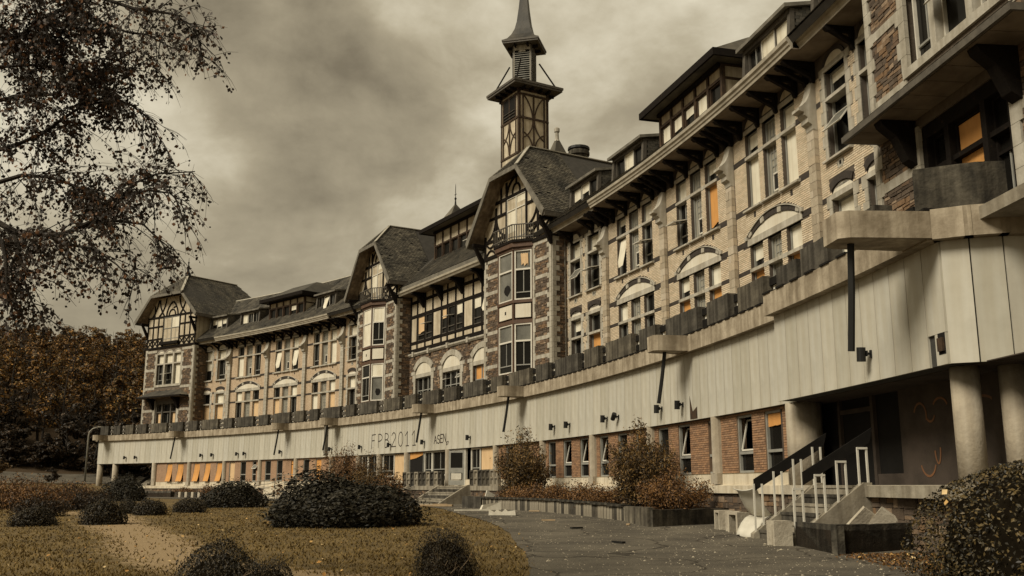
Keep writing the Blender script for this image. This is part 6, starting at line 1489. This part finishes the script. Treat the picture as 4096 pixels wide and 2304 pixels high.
for i, (x, y, rx, h, mt, lab) in enumerate(((-19.5, 41, 1.7, 1.55, 'rust_leaf', 'brown weedy shrub directly behind the low dark bush at left'), (-22.6, 45, 2.0, 1.9, 'rust_leaf', 'brown weedy shrub at the far left edge of the picture'), (-19.2, 44, 1.6, 1.3, 'wood_dark_leaf', 'dark leafless-looking shrub among the brown weeds'), (-21.0, 47.5, 1.7, 1.5, 'rust_leaf', 'pale brown shrub right of the dark one in the weeds'), (-26.5, 52, 2.2, 2.0, 'rust_leaf', 'tall brown weed clump under the road at left'), (-26.6, 58, 2.2, 1.6, 'rust_leaf', 'reddish weed clump before the far round bush'), (-17.2, 36.2, 1.1, .9, 'wood_dark_leaf', 'low dark scrub by the worn path at left'))):
    shrub('weedy_shrub', lab, x, y, rx, h, mt, 70, 60, .10, None, 50+i, .4, group=WG, aspect=.45)

# woodland on the slope behind
def treemesh(seed, h, cr, mt, n, leaf, bare=.0, trunk=.22):
    rng = np.random.default_rng(seed); mb = MB(); pts = [(0, 0, -.5)]; x = y = 0
    for k in range(1, 7): x += rng.normal()*.12; y += rng.normal()*.12; pts.append((x, y, h*.92*k/6))
    mb.tube(pts, [trunk*(1-.14*k) for k in range(7)], 6); P = []; N_ = []
    for i in range(20):
        u = rng.uniform(.22, .96); f = u*6; j = min(5, int(f)); b = np.array(pts[j])+(np.array(pts[j+1])-np.array(pts[j]))*(f-j); a = rng.uniform(0, 6.283); L = cr*rng.uniform(.5, 1.0)*(1.12-.75*u**2.2)
        d = np.array([math.cos(a), math.sin(a), rng.uniform(.15, .8)]); e = b+d*L; m = (b+e)/2+[0, 0, L*.06]; mb.tube([tuple(b), tuple(m), tuple(e)], [.08, .05, .015], 4)
        for q in range(3): s = b+(e-b)*rng.uniform(.4, 1); mb.tube([tuple(s), tuple(s+rng.normal(size=3)*L*.22)], [.025, .008], 3)
        if rng.random() < bare: continue
        for c in range(3):
            cc = b+(e-b)*rng.uniform(.45, 1.08)+rng.normal(size=3)*L*.12; k = n//60; w = L*.26
            q = rng.normal(size=(k, 3)); q /= np.maximum(.5, np.linalg.norm(q, axis=1, keepdims=True)); P += list(cc+q*w*[1, 1, .6]); N_ += list(q+[0, 0, .6]+rng.normal(size=q.shape)*.5)
    return leafmesh('crown', np.array(P), np.array(N_), leaf*rng.uniform(.6, 1.3, len(P)), None, mt, .7, .2, rng), mb.mesh('trunk', 'bark')
TV = [treemesh(101, 13, 4.2, 'wood_leaf', 3300, .42), treemesh(102, 15, 4.6, 'wood_leaf', 3600, .40), treemesh(103, 12, 4.6, 'wood_leaf', 3300, .45), treemesh(104, 14, 3.8, 'wood_leaf', 2400, .38, .35), treemesh(105, 14, 3.6, 'wood_dark_leaf', 1600, .35, .6)]
DV = [treemesh(111, 8, 3.4, 'wood_dark_leaf', 3600, .42), treemesh(112, 6.5, 3.2, 'wood_dark_leaf', 3300, .40), treemesh(113, 5, 2.6, 'buddleia_leaf', 2600, .34)]
rr = random.Random(5); TG = 'autumn trees on the wooded slope'
spots = []
for i in range(3000):
    y = rr.uniform(121, 236); x = rr.uniform(-.56*y, -.33*y)
    if (x > -46 and y < 150) or any(math.hypot(x-a, y-b) < 3.9 for a, b in spots): continue
    if gz(x, y) < 1.9 and y < 128: continue
    spots.append((x, y))
    if len(spots) > 190: break
spots.sort(key=lambda p: p[1])
for i, (x, y) in enumerate(spots):
    front = y < 134; V = rr.choice(DV[:2]) if front and rr.random() < .75 else rr.choice(TV)
    lab = 'dark bushy tree at the foot of the wooded slope behind the road' if V in DV else ('orange-brown autumn tree on the wooded slope behind the street lamp' if V in TV[:3] else 'thin half-bare tree on the wooded slope')
    k = rr.uniform(.75, 1.0)*(1 if y < 160 else .85); m_ = rr.choice(((1, 1), (1, 1.12), (.86, 1)))[0]; k = k*m_; k = min(k, max(.35, (.148*math.hypot(x, y)+1.45-gz(x, y))/14.5)); M = T(x, y, gz(x, y)) @ Matrix.Rotation(rr.uniform(0, 6.28), 4, 'Z') @ Matrix.Diagonal((k, k, k*rr.uniform(.9, 1.08), 1)); t = thing('woodland_tree', lab, 'tree', M, {True: 'dark trees at the foot of the slope', False: TG}[V in DV] if V not in TV[3:] else 'half-bare trees on the slope'); link('crown', V[0], t, M); link('trunk', V[1], t, M)
for i, (x, y, k, lab) in enumerate(((-57, 108, .62, 'pale yellowish bushy tree low at left beside the road'), (-51.5, 111, .32, 'small bush at the road edge near the street lamp'), (-62, 104, .55, 'dark scrubby tree at the left edge below the wood'))):
    V = DV[2] if i == 0 else DV[i % 2]; M = T(x, y, gz(x, y)) @ Matrix.Diagonal((k, k, k*.9, 1)); t = thing('roadside_tree', lab, 'tree', M); link('crown', V[0], t, M); link('trunk', V[1], t, M)

for i in range(46):
    x = -41-34*rr.random(); y = 121+7*rr.random()+max(0, (-x-60)*-.25)
    k = rr.uniform(.35, .6); V = DV[rr.choice((0, 1, 1))]; M = T(x, y, gz(x, y)-.8) @ Matrix.Rotation(rr.uniform(0, 6.28), 4, 'Z') @ Matrix.Diagonal((k*1.3, k*1.3, k, 1)); t = thing('woodland_shrub', 'dark undergrowth shrub at the edge of the wood behind the road', 'shrub', M, 'dark undergrowth along the wood edge'); link('crown', V[0], t, M); link('trunk', V[1], t, M)
# overhanging birch, its trunk just outside the frame
LIMBS = [
    [(-7.69, 13.2, 7.94), (-7.47, 13.14, 7.99), (-7.22, 13.08, 7.79), (-7.03, 13.02, 7.85), (-6.82, 12.96, 7.99), (-6.52, 12.9, 8.14), (-6.27, 12.84, 8.2), (-5.94, 12.78, 7.97), (-5.45, 12.72, 7.73), (-5.11, 12.66, 7.65), (-4.72, 12.6, 7.42)],
    [(-7.16, 13.2, 7.9), (-6.88, 13.1, 7.88), (-6.5, 13.0, 7.78), (-6.36, 12.9, 8.17), (-6.24, 12.8, 8.4)],
    [(-7.94, 14.0, 6.39), (-7.48, 13.88, 6.45), (-6.97, 13.75, 6.62), (-6.66, 13.62, 6.78), (-6.32, 13.5, 6.94), (-5.98, 13.38, 7.01), (-5.62, 13.25, 7.29), (-5.42, 13.12, 7.41), (-5.12, 13.0, 7.49)],
    [(-6.37, 13.6, 6.98), (-5.99, 13.5, 7.01), (-5.55, 13.4, 6.9), (-5.2, 13.3, 6.62), (-5.01, 13.2, 6.24)],
    [(-7.28, 13.0, 5.12), (-6.85, 12.93, 4.88), (-6.53, 12.87, 4.82), (-6.1, 12.8, 4.8), (-5.72, 12.73, 4.95), (-5.46, 12.67, 5.03), (-5.27, 12.6, 5.26), (-5.1, 12.53, 5.43), (-4.76, 12.47, 5.55), (-4.23, 12.4, 5.56)],
    [(-5.75, 12.8, 4.97), (-5.35, 12.73, 4.97), (-4.96, 12.65, 4.9), (-4.67, 12.57, 4.63), (-4.48, 12.5, 4.37)],
    [(-5.27, 12.6, 5.25), (-4.89, 12.53, 5.34), (-4.56, 12.47, 5.28), (-4.34, 12.4, 5.05)],
    [(-6.64, 12.0, 4.66), (-6.45, 11.95, 4.47), (-6.36, 11.9, 4.23), (-6.28, 11.85, 3.87), (-6.21, 11.8, 3.52)],
    [(-6.51, 12.3, 4.68), (-6.39, 12.26, 4.46), (-6.45, 12.22, 4.24), (-6.27, 12.18, 4.06), (-6.11, 12.14, 3.76), (-5.86, 12.1, 3.46)],
    [(-8.37, 14.6, 7.43), (-7.78, 14.4, 7.46), (-7.12, 14.2, 7.41), (-6.49, 14.0, 7.62), (-5.95, 13.8, 7.83), (-5.54, 13.6, 7.91)],
    [(-7.35, 12.6, 8.36), (-6.54, 12.5, 8.34), (-5.79, 12.4, 8.11), (-5.17, 12.3, 7.86), (-4.64, 12.2, 7.74), (-4.26, 12.1, 7.49), (-4.1, 12.0, 7.03)],
    [(-7.78, 13.8, 5.8), (-7.22, 13.72, 5.94), (-6.75, 13.64, 5.88), (-6.34, 13.56, 5.72), (-5.99, 13.48, 5.53), (-5.73, 13.4, 5.44)],
    [(-7.39, 12.9, 7.27), (-6.89, 12.9, 7.31), (-6.31, 12.9, 7.27), (-5.82, 12.9, 7.07), (-5.44, 12.9, 6.7)],
    [(-6.3, 12.7, 4.77), (-5.96, 12.65, 4.62), (-5.57, 12.6, 4.55), (-5.23, 12.55, 4.32), (-4.96, 12.5, 4.07)],
]
def birch():
    rng = np.random.default_rng(8); M = T(-10.4, 13.4, gz(-10.4, 13.4)); t = thing('birch_tree', 'overhanging tree at upper left with drooping twigs and sparse brown autumn leaves', 'tree', M); Mi = M.inverted()
    mb = MB(); mb.tube([(-10.4, 13.4, -.3), (-10.3, 13.5, 2.5), (-10.5, 13.4, 5), (-10.2, 13.5, 7.5), (-10.4, 13.2, 10), (-10.1, 13.4, 13)], [.24, .2, .17, .13, .09, .04], 10)
    br = MB(); tw = MB(); P = []; N_ = []; Z = lambda v: tuple(float(q) for q in v)
    W0 = [.06, .04, .042, .025, .055, .025, .025, .035, .035, .05, .05, .05, .04, .03]
    for li, L in enumerate(LIMBS):
        L = [np.array(p) for p in L]
        if L[0][0] < -6.9: L = [np.array([-10.3, 13.4, max(3.2, L[0][2]-.3)]), (L[0]+np.array([-10.3, 13.4, L[0][2]-.2]))/2]+L
        w = W0[li]; n = len(L); br.tube([Z(p) for p in L], [w*(1-.86*i/(n-1)) for i in range(n)], 7)
        start = 0; tot = sum(np.linalg.norm(b-a) for a, b in zip(L, L[1:])); nb = int(tot*12)
        for b in range(nb):
            u = rng.uniform(.12, 1.0)*(n-1); i = min(n-2, int(u)); p = L[i]+(L[i+1]-L[i])*(u-i)
            if p[0] < -8.3: continue
            d = (L[i+1]-L[i]); d /= np.linalg.norm(d); v = d*rng.uniform(.2, .8)+rng.normal(size=3)*[.6, .8, .5]+[0, 0, -.08]; v /= np.linalg.norm(v); ln = rng.uniform(.45, 1.25)*(1.0 if u < (n-1)*.6 else .5)
            q = [p]; k = 6
            for s in range(k): v = v+[0, 0, -.06-.03*s]+rng.normal(size=3)*.10; v /= np.linalg.norm(v); q.append(q[-1]+v*ln/k)
            tw.tube([Z(s) for s in q], [.010, .008, .007, .006, .005, .004, .002], 3, None, 0, False)
            for s in range(7):
                a = rng.uniform(.1, 1.0)*k; j = min(k-1, int(a)); s0 = q[j]+(q[j+1]-q[j])*(a-j); v2 = rng.normal(size=3)*[.5, .6, .35]+(q[j+1]-q[j])/np.linalg.norm(q[j+1]-q[j])*.6+[0, 0, -.35]; v2 /= np.linalg.norm(v2); l2 = rng.uniform(.12, .42); m_ = s0+v2*l2*.55+[0, 0, .01]; e = s0+v2*l2+[0, 0, -.03]
                tw.tube([Z(s0), Z(m_), Z(e)], [.004, .003, .0015], 3, None, 0, False)
                dens = 6 if p[0] < -5.6 else 4
                for z in range(dens):
                    f = rng.random(); pp = s0+(e-s0)*f+rng.normal(size=3)*.03
                    if rng.random() < (.88 if p[0] < -5.7 else .6): P.append(pp+[0, 0, -.025]); N_.append(rng.normal(size=3)*[1, 1.4, .4])
    for m_, nm, mt, kd in ((mb, 'trunk', 'bark', None), (br, 'limbs', 'bark', None), (tw, 'twigs', 'twig', 'stuff')):
        o = obj(nm, m_, mt, t, I4)
        if kd: o['kind'] = kd
    lv = link('foliage', leafmesh('foliage', np.array(P), np.array(N_), .058*rng.uniform(.6, 1.35, len(P)), None, 'birch_leaf', .75, .25, rng), t, I4); lv['kind'] = 'stuff'
birch()

# grass blades and fallen leaves on the lawn
def grass():
    rng = np.random.default_rng(12); n = 80000; d = 8.5+44*rng.random(n)**1.55; a = rng.uniform(-.56, .12, n); x = d*a; y = d
    xl = np.interp(y, [p[1] for p in LEDGE[:10]], [p[0] for p in LEDGE[:10]]); ok = (x < xl+rng.normal(size=n)*.07) & (rng.random(n) < .8-.72*np.exp(-((x-np.interp(y, [14, 16, 18, 21.5, 26, 31, 36, 41], [-.4, -3, -5.6, -7.6, -9.5, -12.2, -14.5, -17.5]))/1.3)**2)); x, y = x[ok], y[ok]; z = np.array([gz(a_, b_) for a_, b_ in zip(x, y)]); n = len(x); d = y
    P = np.stack([x, y, z+.025], 1); h = rng.uniform(.012, .05, n)*np.interp(d, [8, 20, 45], [1, .8, .45])*(1+.4*np.sin(x*1.7)*np.sin(y*1.3)); V = np.empty((n, 3, 3)); d = y; t = rng.uniform(0, 6.283, n); w = rng.uniform(.006, .014, n)*(1+y/22)
    V[:, 0] = P-np.stack([np.cos(t)*w, np.sin(t)*w, z*0+.03], 1); V[:, 1] = P+np.stack([np.cos(t)*w, np.sin(t)*w, z*0-.03], 1); V[:, 2] = P+np.stack([rng.normal(size=n)*.035, rng.normal(size=n)*.035, h], 1)
    me = bpy.data.meshes.new('grass'); me.vertices.add(n*3); me.vertices.foreach_set('co', V.ravel()); me.loops.add(n*3); me.loops.foreach_set('vertex_index', np.arange(n*3, dtype=np.int32)); me.polygons.add(n); me.polygons.foreach_set('loop_start', np.arange(0, n*3, 3, dtype=np.int32)); me.update(calc_edges=True)
    at = me.attributes.new('tint', 'FLOAT', 'FACE'); at.data.foreach_set('value', np.clip(.5+.35*np.sin(x*.9+2)*np.sin(y*.7)+rng.normal(size=n)*.25, 0, .999).astype(np.float32)); me.materials.append(MATS['grass_blade']); o = link('grass', me); o['kind'] = 'stuff'
    n = 420; d = 9+34*rng.random(n)**1.5; x = d*rng.uniform(-.5, .05, n); y = d; xl = np.interp(y, [p[1] for p in LEDGE[:10]], [p[0] for p in LEDGE[:10]]); ok = x < xl+.4; x, y = x[ok], y[ok]
    k = 170; x = np.concatenate([x, rng.uniform(6.6, 8.4, k)]); y = np.concatenate([y, 16.2+4.0*rng.random(k)]); z = np.array([gz(a_, b_) for a_, b_ in zip(x, y)])+.06
    N_ = rng.normal(size=(len(x), 3))*.35+[0, 0, 1]; o = link('fallen_leaves', leafmesh('fallen_leaves', np.stack([x, y, z], 1), N_, rng.uniform(.03, .10, len(x)), None, 'fallen_leaf', .8, .3, rng)); o['kind'] = 'stuff'
    n = 5200; x = 6.2+3.6*rng.random(n); y = 15.5+5.2*rng.random(n); ok = (x > 6.75+rng.normal(size=n)*.16) & (y < 20.4+.55*(x-6.6)); x, y = x[ok], y[ok]; z = np.array([gz(a_, b_) for a_, b_ in zip(x, y)])+.03; P = np.stack([x, y, z], 1)
    N_ = rng.normal(size=P.shape)+[0, 0, .4]; o = link('weeds', leafmesh('weeds', P, N_, rng.uniform(.04, .11, len(x)), None, 'rust_leaf', .35, .2, rng)); o['kind'] = 'stuff'
grass()
